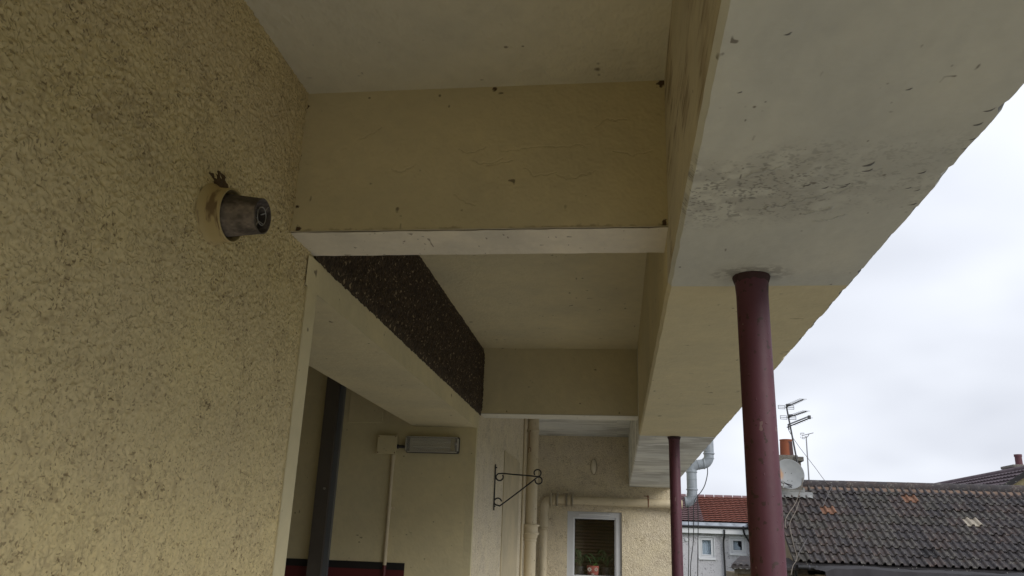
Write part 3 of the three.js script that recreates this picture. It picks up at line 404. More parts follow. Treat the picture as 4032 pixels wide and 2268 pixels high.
// ---------------------------------------------------------------- stair light, junction box, conduit
{
  const a = atZ(1600, 1716, JAMB + 0.03), b = atZ(1807, 1787, JAMB + 0.03), z = JAMB;
  const L = thing('bulkhead_light', 'long unlit bulkhead light with ribbed clear cover on the stair wall', 'wall light', V((a.x + b.x) / 2, b.y, z));
  obj('base_tray', rbx(a.x, b.x, b.y, a.y, z + 0.001, z + 0.03, 0.014, 4), std({ color: rgb(0.05, 0.045, 0.04), roughness: 0.5 }), L);
  obj('reflector', rbx(a.x + 0.03, b.x - 0.03, b.y + 0.012, a.y - 0.012, z + 0.028, z + 0.036, 0.003), std({ color: rgb(0.74, 0.72, 0.66), roughness: 0.5 }), L);
  for (const k of [0.36, 0.66]) obj('lamp_tube', cyl(V(a.x + 0.05, mix(b.y, a.y, k), z + 0.047), V(b.x - 0.055, mix(b.y, a.y, k), z + 0.047), 0.008), std({ color: rgb(0.7, 0.7, 0.66), roughness: 0.3 }), L);
  obj('end_cap', rbx(b.x - 0.055, b.x - 0.028, b.y + 0.015, a.y - 0.015, z + 0.03, z + 0.058, 0.003), std({ color: rgb(0.55, 0.50, 0.33), roughness: 0.5 }), L);
  const diff = new THREE.MeshPhysicalMaterial({ color: rgb(0.93, 0.92, 0.88), transmission: 0.85, thickness: 0, roughness: 0.18, bumpMap: every(greyTex(256, 256, (u, v) => 0.5 + 0.5 * Math.sin(v * 6.283 * 24)), 0.2), bumpScale: 0.002 });
  const hw = (b.x - a.x) / 2 - 0.005, hh = (a.y - b.y) / 2 - 0.005, rr = 0.012, sh = new THREE.Shape(); sh.moveTo(-hw + rr, -hh); sh.lineTo(hw - rr, -hh); sh.quadraticCurveTo(hw, -hh, hw, -hh + rr); sh.lineTo(hw, hh - rr); sh.quadraticCurveTo(hw, hh, hw - rr, hh); sh.lineTo(-hw + rr, hh); sh.quadraticCurveTo(-hw, hh, -hw, hh - rr); sh.lineTo(-hw, -hh + rr); sh.quadraticCurveTo(-hw, -hh, -hw + rr, -hh);
  const cg = new THREE.ExtrudeGeometry(sh, { depth: 0.003, bevelEnabled: true, bevelThickness: 0.006, bevelSize: 0.005, bevelOffset: -0.005, bevelSegments: 3 }); cg.translate((a.x + b.x) / 2, (a.y + b.y) / 2, z + 0.064);
  obj('cover', boxUV(cg), diff, L);
  obj('cover_rim', [rbx(a.x + 0.016, b.x - 0.016, a.y - 0.009, a.y - 0.005, z + 0.03, z + 0.066, 0.0015), rbx(a.x + 0.016, b.x - 0.016, b.y + 0.005, b.y + 0.009, z + 0.03, z + 0.066, 0.0015), rbx(a.x + 0.005, a.x + 0.009, b.y + 0.016, a.y - 0.016, z + 0.03, z + 0.066, 0.0015), rbx(b.x - 0.009, b.x - 0.005, b.y + 0.016, a.y - 0.016, z + 0.03, z + 0.066, 0.0015)], std({ color: rgb(0.50, 0.48, 0.43), roughness: 0.5 }), L);
  obj('cover_clip', rbx(b.x - 0.026, b.x - 0.008, mix(b.y, a.y, 0.46), mix(b.y, a.y, 0.62), z + 0.066, z + 0.078, 0.003), std({ color: rgb(0.30, 0.28, 0.25), roughness: 0.4 }), L);
  const p = atZ(1490, 1713, z + 0.03), q = atZ(1561, 1789, z + 0.03);
  const J = thing('junction_box', 'cream painted square junction box beside the bulkhead light', 'junction box', V((p.x + q.x) / 2, q.y, z));
  obj('box_body', rbx(p.x + 0.004, q.x - 0.004, q.y + 0.004, p.y - 0.004, z + 0.001, z + 0.038, 0.004), M.cream, J);
  obj('box_lid', rbx(p.x, q.x, q.y, p.y, z + 0.036, z + 0.046, 0.005, 3), M.cream, J);
  for (const [sx, sy] of [[0, 0], [1, 0], [0, 1], [1, 1]]) obj('screw', cyl(V(mix(p.x + 0.01, q.x - 0.01, sx), mix(q.y + 0.01, p.y - 0.01, sy), z + 0.046), V(mix(p.x + 0.01, q.x - 0.01, sx), mix(q.y + 0.01, p.y - 0.01, sy), z + 0.0475), 0.004, 0.004, 8), M.rust, J);
  obj('gland', [cyl(V(q.x, mix(q.y, p.y, 0.42), z + 0.02), V(a.x + 0.004, mix(q.y, p.y, 0.42), z + 0.02), 0.010), cyl(V(q.x, mix(q.y, p.y, 0.42), z + 0.02), V(q.x + 0.008, mix(q.y, p.y, 0.42), z + 0.02), 0.016, 0.016, 6)], M.metalDark, J);
  const cx = atZ(1546, 1850, z).x, dy = -0.26 * S;
  const C = thing('conduit', 'cream conduit running down the stair wall below the junction box', 'conduit', V(cx, FLOOR, z));
  obj('tube', cyl(V(cx, dy, z + 0.013), V(cx, q.y - 0.001, z + 0.013), 0.0125), M.pipePaint, C);
  obj('red_tube', cyl(V(cx, FLOOR, z + 0.014), V(cx, dy, z + 0.014), 0.0125), std({ color: rgb(0.10, 0.016, 0.018), roughness: 0.5 }), C);
  obj('coupler', cyl(V(cx, q.y - 0.035, z + 0.0135), V(cx, q.y - 0.002, z + 0.0135), 0.0165), M.pipePaint, C);
  const yc = atZ(1540, 2001, z).y; obj('saddle_clip', [cyl(V(cx, yc - 0.009, z + 0.0135), V(cx, yc + 0.009, z + 0.0135), 0.016), rbx(cx - 0.034, cx + 0.034, yc - 0.008, yc + 0.008, z + 0.001, z + 0.007, 0.002)], M.pipePaint, C);
}

// ---------------------------------------------------------------- hanging basket bracket
{
  const z = -9.0 * S, p = (x, y) => atZ(x, y, z), R = 0.0054;
  const t = thing('basket_bracket', 'black scrolled iron hanging basket bracket on the wall past the stair', 'bracket', V(XW, 0.31 * S, z));
  const top = p(1947, 1830), bot = p(1941, 2010);
  obj('back_plate', [rbx(XW + 0.004, XW + 0.012, 0.315 * S, 0.815 * S, z - 0.009, z + 0.009, 0.002)], M.iron, t);
  const zz = (x, y) => p(1850 + x / 5.175, 1620 + y / 5.175), yy = (x, y) => p(1850 + x / 3.735, 1880 + y / 3.735);
  const arc = (f, cx, cy, r, a0, a1, n = 14) => { const l = []; for (let k = 0; k <= n; k++) { const a = mix(a0, a1, k / n) * Math.PI / 180, rr = r * (1 - 0.10 * Math.abs(k / n - 0)); l.push(f(cx + Math.cos(a) * rr, cy - Math.sin(a) * rr)); } return l; };
  obj('top_arm', tube([...arc(zz, 605, 1335, 76, 395, 95).slice(0), zz(700, 1265), zz(900, 1285), zz(1200, 1308), zz(1390, 1328), ...arc(zz, 1378, 1255, 74, -70, 215)], R, 160, 8), M.iron, t);
  obj('brace', tube([...arc(yy, 410, 358, 56, 5, 280), yy(445, 412), yy(600, 300), yy(800, 148), yy(970, 15), yy(985, 0), ...arc(yy, 1010, 45, 54, 75, -190)], R, 160, 8), M.iron, t);
  obj('screw', [cyl(V(XW + 0.012, 0.36 * S, z), V(XW + 0.02, 0.36 * S, z), 0.005), cyl(V(XW + 0.012, 0.78 * S, z), V(XW + 0.02, 0.78 * S, z), 0.005)], M.iron, t);
}

// ---------------------------------------------------------------- pipes by the end wall
const ring = (r, y0, y1, lip = 0.004) => [[r, y0], [r + lip, y0 + lip], [r + lip, y1 - lip], [r, y1]];
{
  const z = -12.0 * S, c = atZ(2093, 2000, z), x = XW + 0.078, r = 0.060, Y = (y) => atZ(2093, y, z).y;
  const t = thing('soil_pipe', 'thick cream cast iron soil pipe with a socket collar in the far corner', 'pipe', V(x, FLOOR, z));
  obj('pipe', cyl(V(x, FLOOR, z), V(x, YC, z), r, r, 32), M.pipePaint, t);
  const s0 = Y(2118), s1 = Y(2063);
  obj('socket', lathe([[r, s0 - 0.01], [r + 0.010, s0], [r + 0.014, Y(2106)], [r + 0.030, Y(2104)], [r + 0.030, Y(2098)], [r + 0.015, Y(2095)], [r + 0.015, Y(2074)], [r + 0.031, Y(2071)], [r + 0.031, Y(2065)], [r + 0.012, s1], [r, s1 - 0.002]], V(x, 0, z), V(0, 1, 0), 32), M.pipePaint, t);
  obj('clamp', [lathe(ring(r, Y(2133), Y(2122)), V(x, 0, z), V(0, 1, 0), 32), bx(XW, x - r, Y(2130), Y(2125), z - 0.01, z + 0.01)], M.pipePaint, t);
  const k1 = Y(1691);
  obj('coupling', lathe([[r + 0.002, k1 - 0.03], [r + 0.007, k1 - 0.024], [r + 0.007, k1 - 0.002], [r - 0.001, k1]], V(x, 0, z), V(0, 1, 0), 32), M.pipePaint, t);
  obj('bracket_arm', bx(XW - 0.002, x - r + 0.01, k1 - 0.02, k1 - 0.005, z + 0.01, z + 0.03), M.pipePaint, t);
  const xc = XW + 0.014, zc = -11.72 * S;
  const w = thing('wall_conduit', 'thin cream pipe running up the wall beside the soil pipe', 'pipe', V(xc, FLOOR, zc));
  obj('tube', cyl(V(xc, FLOOR, zc), V(xc, YC, zc), 0.014, 0.014, 12), M.pipePaint, w);
  const hz = z + 0.08, h = (a, b) => atZ(1850 + a / 5.175, 1620 + b / 5.175, hz);
  lone('wire_hook', tube([h(1240, 385), h(1222, 430), h(1216, 560), h(1210, 690), h(1205, 735), h(1192, 790), h(1190, 850)], 0.003, 40, 6), M.rust, 'rusty wire hook hanging from the soil pipe bracket', 'hook');
  lone('wire_loop', tube([h(1207, 738), h(1228, 735), h(1243, 765), h(1240, 800), h(1226, 818)], 0.003, 24, 6), M.rust, 'small rusty wire loop at the foot of the hook', 'hook');
}
{
  const z = ZB + 0.085, p = (x, y) => atZ(x, y, z), r = 0.052;
  const A = p(2143, 2268), e0 = p(2143, 2010), e1 = p(2190, 1972), xe = 0.905, yA = p(2400, 1973).y, x0 = e0.x;
  const t = thing('waste_pipe', 'cream waste pipe rising beside the window and running over it', 'pipe', V(x0, FLOOR, z));
  obj('pipe', cyl(V(x0, FLOOR, z), V(x0, yA - 0.115, z), r * 0.9, r * 0.9, 24), M.pipePaint, t);
  const el = []; for (let k = 0; k <= 10; k++) { const a = Math.PI - k / 10 * Math.PI / 2; el.push(V(x0 + 0.115 + Math.cos(a) * 0.115, yA - 0.115 + Math.sin(a) * 0.115, z)); }
  obj('elbow', tube(el, r * 1.04, 24, 24), M.pipePaint, t);
  obj('horizontal_pipe', cyl(V(x0 + 0.115, yA, z), V(0.79, yA - 0.015, z), r, r, 24), M.pipePaint, t);
  const X = (px) => p(px, 1975).x; const hr = (px0, px1, lip) => lathe(ring(r, 0, X(px1) - X(px0), lip), V(X(px0), yA - 0.002, z), V(1, 0, 0), 28);
  obj('socket', [hr(2166, 2175, 0.03), hr(2175, 2190, 0.014), hr(2190, 2199, 0.028)], M.pipePaint, t);
  obj('socket', [hr(2227, 2236, 0.026), hr(2236, 2250, 0.010), hr(2250, 2259, 0.028)], M.pipePaint, t);
  const Yv = (py) => p(2143, py).y, vr = (a, b, lip) => lathe(ring(r * 0.9, Yv(a) - FLOOR, Yv(b) - FLOOR, lip), V(x0, FLOOR, z), V(0, 1, 0), 28);
  obj('socket', [vr(2075, 2047, 0.008), vr(2082, 2073, 0.014), vr(2092, 2085, 0.010)], M.pipePaint, t);
  obj('pipe_strap', [lathe(ring(r, -0.008, 0.008, 0.004), V(X(2552), yA - 0.008, z), V(1, 0, 0), 24), bx(X(2552) - 0.008, X(2552) + 0.008, yA + r, yA + r + 0.03, z - 0.02, z - 0.005), bx(X(2552) - 0.05, X(2552) + 0.01, yA + r + 0.018, yA + r + 0.026, z - 0.03, z - 0.02)], M.rust, t, 'rusty strap round the pipe');
  // grey plastic bends round the corner and up past the beam
  const zg = z, q = (x, y) => atZ(x, y, zg), R = 0.062, a0 = q(2697, 1976), v0 = q(2725, 1930), v1 = q(2725, 1861), m0 = q(2752, 1829), m1 = q(2768, 1827), w0 = q(2791, 1790);
  const g = thing('drain_pipe', 'grey plastic drain pipe with swan neck bends outside the edge beam', 'pipe', V(v0.x, a0.y - R, zg));
  const xv = v0.x, b0 = V(a0.x, a0.y, zg);
  obj('bend', tube([b0, V(mix(a0.x, xv, 0.45), a0.y + 0.003, zg), V(xv - 0.012, a0.y + 0.045, zg), V(xv, v0.y - 0.02, zg), V(xv, v0.y, zg)], R, 30, 28), M.greyPipe, g);
  obj('straight', cyl(V(xv, v0.y, zg), V(xv, v1.y, zg), R, R, 28), M.greyPipe, g);
  const col2 = (y, h) => lathe(ring(R, y, y + h, 0.009), V(xv, 0, zg), V(0, 1, 0), 32);
  obj('seal_ring', [col2(v0.y - 0.006, 0.026), lathe(ring(R, v0.y - 0.075, v0.y - 0.068, 0.003), V(xv, 0, zg), V(0, 1, 0), 32)], M.greyPipe, g);
  obj('seal_ring', [col2(v1.y - 0.004, 0.024), lathe(ring(R, v1.y - 0.085, v1.y - 0.078, 0.003), V(xv, 0, zg), V(0, 1, 0), 32)], M.greyPipe, g);
  const ctr = [V(xv, v1.y, zg), V(xv + 0.008, v1.y + 0.055, zg), V(xv + 0.06, m0.y - 0.01, zg), V(m1.x, m1.y, zg), V(w0.x - 0.035, m1.y + 0.018, zg), V(w0.x - 0.005, w0.y - 0.05, zg), V(w0.x, w0.y, zg)];
  obj('swan_neck', tube(ctr, R * 0.97, 60, 28), M.greyPipe, g);
  const dir = V(1, 0.06, 0).normalize();
  obj('seal_ring', [lathe(ring(R, -0.012, 0.012, 0.008), V(m1.x + 0.012, m1.y + 0.006, zg), dir, 32), lathe(ring(R, -0.004, 0.004, 0.004), V(m1.x - 0.06, m1.y - 0.012, zg), V(1, 0.35, 0), 32)], M.greyPipe, g);
  obj('stack', cyl(V(w0.x, w0.y, zg), V(w0.x, 3.2, zg), R, R, 28), M.greyPipe, g);
  obj('seal_ring', [lathe(ring(R, w0.y, w0.y + 0.024, 0.009), V(w0.x, 0, zg), V(0, 1, 0), 32), lathe(ring(R, w0.y - 0.052, w0.y - 0.046, 0.003), V(w0.x, 0, zg), V(0, 1, 0), 32)], M.greyPipe, g);
  // loose cables hanging from the bends
  const cb = (name, pts, label, rr = 0.0055) => lone(name, tube(pts.map(([x, y, d]) => atZ(x, y, zg + (d ?? 0.02))), rr, 60, 6), M.cable, label, 'cable', 'black cables below the drain pipe');
  cb('cable', [[2786, 1843, 0.03], [2785, 1870, 0.07], [2775, 1910, 0.07], [2760, 1937, 0.07], [2747, 1951, 0.08]], 'black cable looping from the swan neck down to the lower bend');
  cb('cable', [[2747, 1951, 0.09], [2749, 2060, 0.09], [2748, 2150, 0.09], [2747, 2290, 0.09]], 'black cable hanging straight below the knot of cables');
  cb('cable', [[2742, 1958, 0.10], [2732, 1985, 0.10], [2731, 2060, 0.10], [2730, 2130, 0.10], [2720, 2220, 0.10], [2719, 2290, 0.10]], 'black cable bowing outward between two straight ones');
  cb('cable', [[2709, 1990, 0.08], [2711, 2060, 0.08], [2712, 2180, 0.08], [2710, 2290, 0.08]], 'black cable hanging straight below the lowest grey bend');
}
// oval vent cover on the end wall
{
  const c = atZ(2338, 1838, ZB), t = thing('oval_vent_cover', 'small oval cream cover on the end wall above the waste pipe', 'vent cover', V(c.x, c.y, ZB));
  const dome = (rx, ry, d, o) => { const g = new THREE.SphereGeometry(1, 28, 14, 0, 6.2832, 0, Math.PI / 2); g.rotateX(Math.PI / 2); g.scale(rx, ry, d); g.translate(c.x, c.y, ZB + o); return g; };
  obj('back_plate', dome(0.042, 0.100, 0.012, 0.002), std({ color: rgb(0.20, 0.14, 0.08) }), t);
  obj('cover', dome(0.037, 0.094, 0.036, 0.006), std({ color: rgb(0.72, 0.64, 0.48), roughness: 0.5 }), t);
}

// ---------------------------------------------------------------- brown tiled house next door
const lichen = (seed, base, rust, lich) => colourTex(128, 128, (u, v) => {
  const a = fbm(u * 5, v * 5, 4, seed, 5), b = fbm(u * 22, v * 22, 3, seed + 9, 22), s = vn(u * 26, v * 26, seed + 4, 26), k = 0.72 + 0.56 * a;
  let c = [base[0] * k, base[1] * k, base[2] * k];
  c = mix3(c, rust, sstep(0.54, 0.70, fbm(u * 4, v * 3, 3, seed + 6, 4)) * 0.16);
  const bl = b * 0.6 + a * 0.4; if (bl > 0.66 - lich * 0.12) c = mix3(c, [0.24, 0.23, 0.185], clamp((bl - 0.66 + lich * 0.12) * 9) * 0.7);
  if (s > 0.945) c = [0.46, 0.47, 0.41];
  return c;
});
const tileMats = [
  std({ map: lichen(500, [0.052, 0.045, 0.047], [0.13, 0.075, 0.05], 0.2), roughness: 0.9 }),
  std({ map: lichen(520, [0.056, 0.048, 0.050], [0.15, 0.09, 0.06], 0.35), roughness: 0.9 }),
  std({ map: lichen(540, [0.045, 0.040, 0.043], [0.10, 0.07, 0.055], 0.2), roughness: 0.9 }),
  std({ map: lichen(560, [0.058, 0.051, 0.049], [0.19, 0.10, 0.06], 0.6), roughness: 0.9 }),
  std({ map: lichen(580, [0.060, 0.048, 0.047], [0.17, 0.085, 0.05], 0.3), roughness: 0.9 }),
  std({ map: lichen(600, [0.056, 0.051, 0.046], [0.12, 0.08, 0.05], 0.5), roughness: 0.9 }),
];
const tileOrange = std({ map: lichen(620, [0.20, 0.095, 0.055], [0.06, 0.035, 0.028], 0.4), roughness: 0.85 });
const tilePale = std({ map: lichen(640, [0.40, 0.35, 0.28], [0.10, 0.06, 0.05], 0.9), roughness: 0.9 });
const tileDark = std({ map: lichen(660, [0.022, 0.020, 0.022], [0.03, 0.02, 0.02], 0), roughness: 0.9 });
// one double roll tile lying in the xz plane, its lower end at z = 0, its upper end at z = -len
function tileGeo(w, len, rollH, thick, seg = 5) {
  const prof = []; for (let r = 0; r < 2; r++) { const x0 = r * w / 2; prof.push([x0, 0], [x0 + w * 0.235, 0]); for (let k = 0; k <= seg; k++) { const a = Math.PI * (1 - k / seg); prof.push([x0 + w * 0.375 + Math.cos(a) * w * 0.115, Math.sin(a) * rollH]); } } prof.push([w, 0]);
  const pos = [], uv = [], idx = [];
  prof.forEach(([x, y]) => { pos.push(x, y + thick, 0, x, y + thick - 0.002, -len, x, y + thick, 0, x, y + 0.002, 0.002); uv.push(x / w, 0, x / w, 1, x / w, 0, x / w, 0.08); });
  for (let i = 0; i + 1 < prof.length; i++) { const a = i * 4, b = a + 4; idx.push(a, b, b + 1, a, b + 1, a + 1, a + 2, a + 3, b + 3, a + 2, b + 3, b + 2); }
  const g = new THREE.BufferGeometry(); g.setAttribute('position', new THREE.Float32BufferAttribute(pos, 3)); g.setAttribute('uv', new THREE.Float32BufferAttribute(uv, 2)); g.setIndex(idx); g.computeVertexNormals(); return g;
}
M.roughCream = std({ map: every(colourTex(256, 256, (u, v) => { const a = fbm(u * 6, v * 6, 4, 701, 6), b = vn(u * 90, v * 90, 703, 90), k = 0.75 + 0.3 * a + 0.25 * b; return [0.27 * k, 0.22 * k, 0.15 * k]; }), 1.5), bumpMap: harlBump, bumpScale: 0.012 });
M.roughGrey = std({ map: every(colourTex(256, 256, (u, v) => { const a = fbm(u * 6, v * 6, 4, 711, 6), b = vn(u * 60, v * 60, 713, 60), k = 0.55 + 0.5 * a + 0.4 * b; return [0.215 * k, 0.20 * k, 0.175 * k]; }), 0.9), bumpMap: harlBump, bumpScale: 0.015 });
const terra = (seed, soot) => std({ map: every(colourTex(256, 256, (u, v) => { const a = fbm(u * 5, v * 5, 4, seed, 5), k = 0.7 + 0.5 * a, n = fbm(u * 6, v * 4, 4, seed + 5, 6) - 0.5, side = sstep(0.0, 0.06, u + n * 0.1) * sstep(0.45, 0.3, u); return mix3([0.27 * k, 0.085 * k, 0.042 * k], [0.045, 0.03, 0.035], Math.max(sstep(0.50, 0.40, v + n * 0.5) * side, sstep(0.92, 0.96, v)) * soot); }), 0.4, 0.3), roughness: 0.9 });
{
  const PT = 34 * Math.PI / 180, RZ = -20, RY = 0.0763 * 20 - 0.02, G = 0.297, TW = 0.32, X0 = 3.53, NC = 25, X1 = X0 + NC * TW, NR = 10, GY = -3.1;
  const h = thing('tiled_house', 'low house with a lichened brown double roll tiled roof', 'house', V(X0, GY, RZ));
  const sn = Math.sin(PT), cs = Math.cos(PT), down = (s) => V(0, RY - 0.065 - sn * s, RZ + 0.10 + cs * s), eave = down(NR * G);
  obj('wall', [bx(X0 + 0.12, X1 - 0.12, GY, eave.y - 0.22, eave.z - 0.35, RZ - (eave.z - RZ) + 0.35)], M.roughCream, h);
  const gs = [[eave.z - 0.3, eave.y - 0.22], [RZ, RY - 0.17], [2 * RZ - eave.z + 0.3, eave.y - 0.22]];
  const gp = gs.map(([z, y]) => [-z, y]);
  for (const gx of [X0 + 0.12, X1 - 0.32]) obj('gable', prism(gp, 0.2, new THREE.Matrix4().makeBasis(V(0, 0, -1), V(0, 1, 0), V(1, 0, 0)).setPosition(gx, 0, 0)), M.roughCream, h);
  // roof: boarding, then every tile of the near slope
  const roof = obj('roof', [prism([[-eave.z - 0.02, eave.y - 0.03], [-RZ, RY - 0.03], [-RZ, RY - 0.12], [-eave.z, eave.y - 0.09]], X1 - X0 - 0.02, new THREE.Matrix4().makeBasis(V(0, 0, -1), V(0, 1, 0), V(1, 0, 0)).setPosition(X0 + 0.01, 0, 0)), prism([[-2 * RZ + eave.z, eave.y], [-RZ, RY - 0.02], [-RZ, RY - 0.12], [-2 * RZ + eave.z, eave.y - 0.1]], X1 - X0, new THREE.Matrix4().makeBasis(V(0, 0, -1), V(0, 1, 0), V(1, 0, 0)).setPosition(X0, 0, 0))], tileDark, h);
  const tg = tileGeo(TW, G + 0.06, 0.050, 0.016), r = rng(2024);
  const pick = (px, py) => { const d = ray(px, py), n = V(0, cs, sn), q = down(0), P = d.multiplyScalar(n.dot(q) / n.dot(d)); return [Math.floor((P.z - q.z) / (cs * G)), Math.floor((P.x - X0) / TW)]; };
  const special = new Map(); const mark = (px, py, m) => special.set(pick(px, py).join(), m);
  mark(3562, 1968, tileOrange); mark(3590, 1970, tileOrange); mark(3258, 2022, tileOrange); mark(3280, 2022, tileOrange); mark(3815, 2064, tilePale); mark(3840, 2066, tilePale); mark(3640, 2195, tileDark); mark(3150, 2218, tilePale); mark(3240, 2115, tileMats[4]);
  const up = -0.10;
  for (let row = 0; row < NR; row++) for (let c = 0; c < NC; c++) {
    const P = down((row + 1) * G), m = new THREE.Mesh(tg, special.get(row + ',' + c) ?? tileMats[Math.floor(clamp(r() * 0.55 + 0.62 * fbm(c * 0.33 + 4, row * 0.35, 3, 81) - 0.02, 0, 0.999) * 6)]);
    m.name = 'roof_tile'; m.position.set(X0 + c * TW - X0, P.y + 0.030 + (r() - 0.5) * 0.008 - GY, P.z - RZ + (r() - 0.5) * 0.022); m.rotation.set(PT + up + (r() - 0.5) * 0.03, (r() - 0.5) * 0.02, (r() - 0.5) * 0.02, 'XYZ'); roof.add(m);
  }
  const cxR = () => 4.31;
  const rg = new THREE.CylinderGeometry(0.125, 0.125, 0.445, 12, 1, true, Math.PI * 1.5, Math.PI); rg.rotateZ(Math.PI / 2); rg.rotateX(0); { const p = rg.attributes.position; rg.computeVertexNormals(); }
  obj('ridge_bed', cyl(V(cxR(), RY, RZ), V(X1, RY, RZ), 0.117, 0.117, 12), tileMats[4], roof);
  for (let k = 0; k < Math.ceil((X1 - X0) / 0.45); k++) { const m = new THREE.Mesh(rg, [tileMats[0], tileMats[4], tileMats[2], tileMats[1]][Math.floor(r() * 4)]); m.name = 'ridge_tile'; m.position.set(k * 0.45 + 0.22, RY + 0.0 - GY, 0); m.rotation.set(0, 0, (r() - 0.5) * 0.012); if (X0 + k * 0.45 + 0.45 < 4.3) continue; roof.add(m); }
  obj('mortar_bed', sheet(240, 2, (u, v) => { const x = mix(X0 + 0.7, X1, u), s = mix(0.045, 0.15, v), P = down(s); return [x, P.y + 0.048 + (v === 1 ? -0.03 : 0) + 0.02 * (fbm(x * 9, v * 3, 3, 4) - 0.5), P.z + 0.03 * (fbm(x * 7, 9, 3, 6) - 0.5) * v]; }, (u, v, p) => [p[0], p[2]]), std({ map: every(colourTex(128, 128, (u, v) => { const k = 0.7 + 0.6 * fbm(u * 8, v * 8, 4, 721, 8); return [0.17 * k, 0.115 * k, 0.085 * k]; }), 0.6) }), roof);
  // chimney
  const cz0 = RZ + 0.42, cz1 = RZ - 0.40, cx1 = atZ(3155, 1840, cz0).x, cx0 = X0 + 0.06, cyT = atZ(3155, 1817, cz0).y, capT = atZ(3155, 1799, cz0).y;
  const ch = obj('chimney', [bx(cx0, cx1, eave.y, cyT, cz0, cz1)], M.roughGrey, h);
  obj('cap', rbx(cx0 - 0.05, cx1 + 0.06, cyT, capT, cz0 + 0.06, cz1 - 0.06, 0.012), M.roughGrey, ch);
  const pot = (x, z, H, R, mat) => obj('chimney_pot', lathe([[R * 1.08, 0], [R * 0.99, H * 0.2], [R * 0.93, H * 0.8], [R * 0.90, H * 0.93], [R * 0.96, H * 0.96], [R * 0.96, H], [R * 0.82, H], [R * 0.8, H * 0.4]], V(x, capT + 0.01, z), V(0, 1, 0), 28), mat, ch);
  const pc = atZ(3096, 1760, RZ + 0.1); pot(pc.x, RZ + 0.1, atZ(3096, 1733, RZ + 0.1).y - capT, 0.155, terra(731, 0.9)); pot(pc.x - 0.31, RZ - 0.05, 0.36, 0.15, terra(741, 0.5));
  obj('flaunching', [rbx(cx0, cx1 - 0.04, capT - 0.005, capT + 0.045, cz0 - 0.06, cz1 + 0.06, 0.02)], M.roughGrey, ch);
  const lead = std({ map: every(colourTex(128, 128, (u, v) => { const k = 0.6 + 0.7 * fbm(u * 6, v * 6, 4, 751, 6); return [0.24 * k, 0.245 * k, 0.24 * k]; }), 0.6), roughness: 0.6 });
  const s1 = (cz0 - RZ - 0.06) / cs; obj('lead_flashing', [sheet(90, 6, (u, v) => { const x = mix(cx0, cx1 + 0.20, u), s = s1 + mix(-0.02, 0.20, v), P = down(s), ph = (x - X0) / (TW / 2); return [x, P.y + 0.098 - 0.01 * v + 0.010 * Math.sin(ph * 6.283 + 1) * v + 0.014 * fbm(x * 12, v * 4, 3, 9), P.z]; }, (u, v, p) => [p[0], p[2]]), bx(cx0, cx1 + 0.012, down(s1).y + 0.04, down(s1).y + 0.17, cz0, cz0 + 0.012), bx(cx1, cx1 + 0.04, down(s1).y + 0.05, down(s1).y + 0.21, cz0 - 0.2, cz0 + 0.008)], lead, ch);
  obj('downpipe', cyl(V(X0 + 0.02, GY, eave.z - 0.18), V(X0 + 0.02, eave.y - 0.1, eave.z - 0.18), 0.035), M.black, h);
  // dish
  const dc = atZ(3106, 1868, cz0 + 0.42), dz = dc.z;
  const D = thing('satellite_dish', 'grey satellite dish with an orange rust stain fixed to the chimney', 'satellite dish', V(dc.x, dc.y - 0.4, cz0));
  const dn = V(0.06, 0.16, 1).normalize(), R = 0.335; const prof = []; for (let k = 0; k <= 12; k++) { const q = k / 12; prof.push([R * q, 0.055 * q * q]); } prof.push([R + 0.008, 0.055], [R + 0.008, 0.045], [R, 0.045]);
  const dg = lathe(prof, V(0, 0, 0), V(0, 1, 0), 56); { const p = dg.attributes.position, u = dg.attributes.uv; for (let i = 0; i < p.count; i++) u.setXY(i, p.getX(i) / (2 * R) + 0.5, p.getZ(i) / (2 * R) + 0.5); }
  dg.applyQuaternion(new THREE.Quaternion().setFromUnitVectors(V(0, 1, 0), dn)); dg.translate(dc.x, dc.y, dz - 0.04);
  const dTex = colourTex(256, 256, (u, v) => { const a = fbm(u * 5, v * 5, 4, 761, 5), k = 0.85 + 0.3 * a; let c = [0.27 * k, 0.285 * k, 0.295 * k]; const d = Math.hypot((u - 0.21) * 1.0, (v - 0.52) * 0.62) + 0.16 * (a - 0.5); c = mix3(c, [0.42, 0.20, 0.06], sstep(0.17, 0.03, d) * 0.75); for (const [x, y] of [[0.40, 0.45], [0.60, 0.45], [0.46, 0.72], [0.60, 0.72]]) if (Math.hypot(u - x, v - y) < 0.015) c = [0.05, 0.05, 0.05]; return c; });
  obj('reflector', dg, std({ map: dTex, roughness: 0.55 }), D);
  const la = atZ(3084, 1897, dz + 0.30), lb = atZ(3118, 1911, dz + 0.06), lc = atZ(3078, 1915, dz + 0.1);
  obj('feed_arm', [cyl(lb, la.clone().add(V(0, -0.02, 0)), 0.012), tube([la.clone().add(V(0.03, -0.02, 0)), atZ(3096, 1906, dz + 0.2), atZ(3118, 1918, dz + 0.05)], 0.01, 16, 6)], M.metalDark, D);
  obj('receiver', [cyl(la.clone().add(V(0, 0, -0.09)), la.clone().add(V(-0.01, -0.01, 0.05)), 0.035, 0.025), cyl(la.clone().add(V(0.01, -0.03, 0)), la.clone().add(V(-0.01, -0.14, 0.0)), 0.014)], std({ color: rgb(0.30, 0.30, 0.30), roughness: 0.5 }), D);
  obj('wall_bracket', [cyl(V(dc.x, dc.y - 0.02, dz - 0.05), V(dc.x, dc.y - 0.02, cz0), 0.022), bx(dc.x - 0.07, dc.x + 0.07, dc.y - 0.12, dc.y + 0.08, cz0, cz0 + 0.012)], M.metalDark, D);
  // aerials
  const z1 = (x, y, s, ox, oy) => [ox + x / s, oy + y / s];
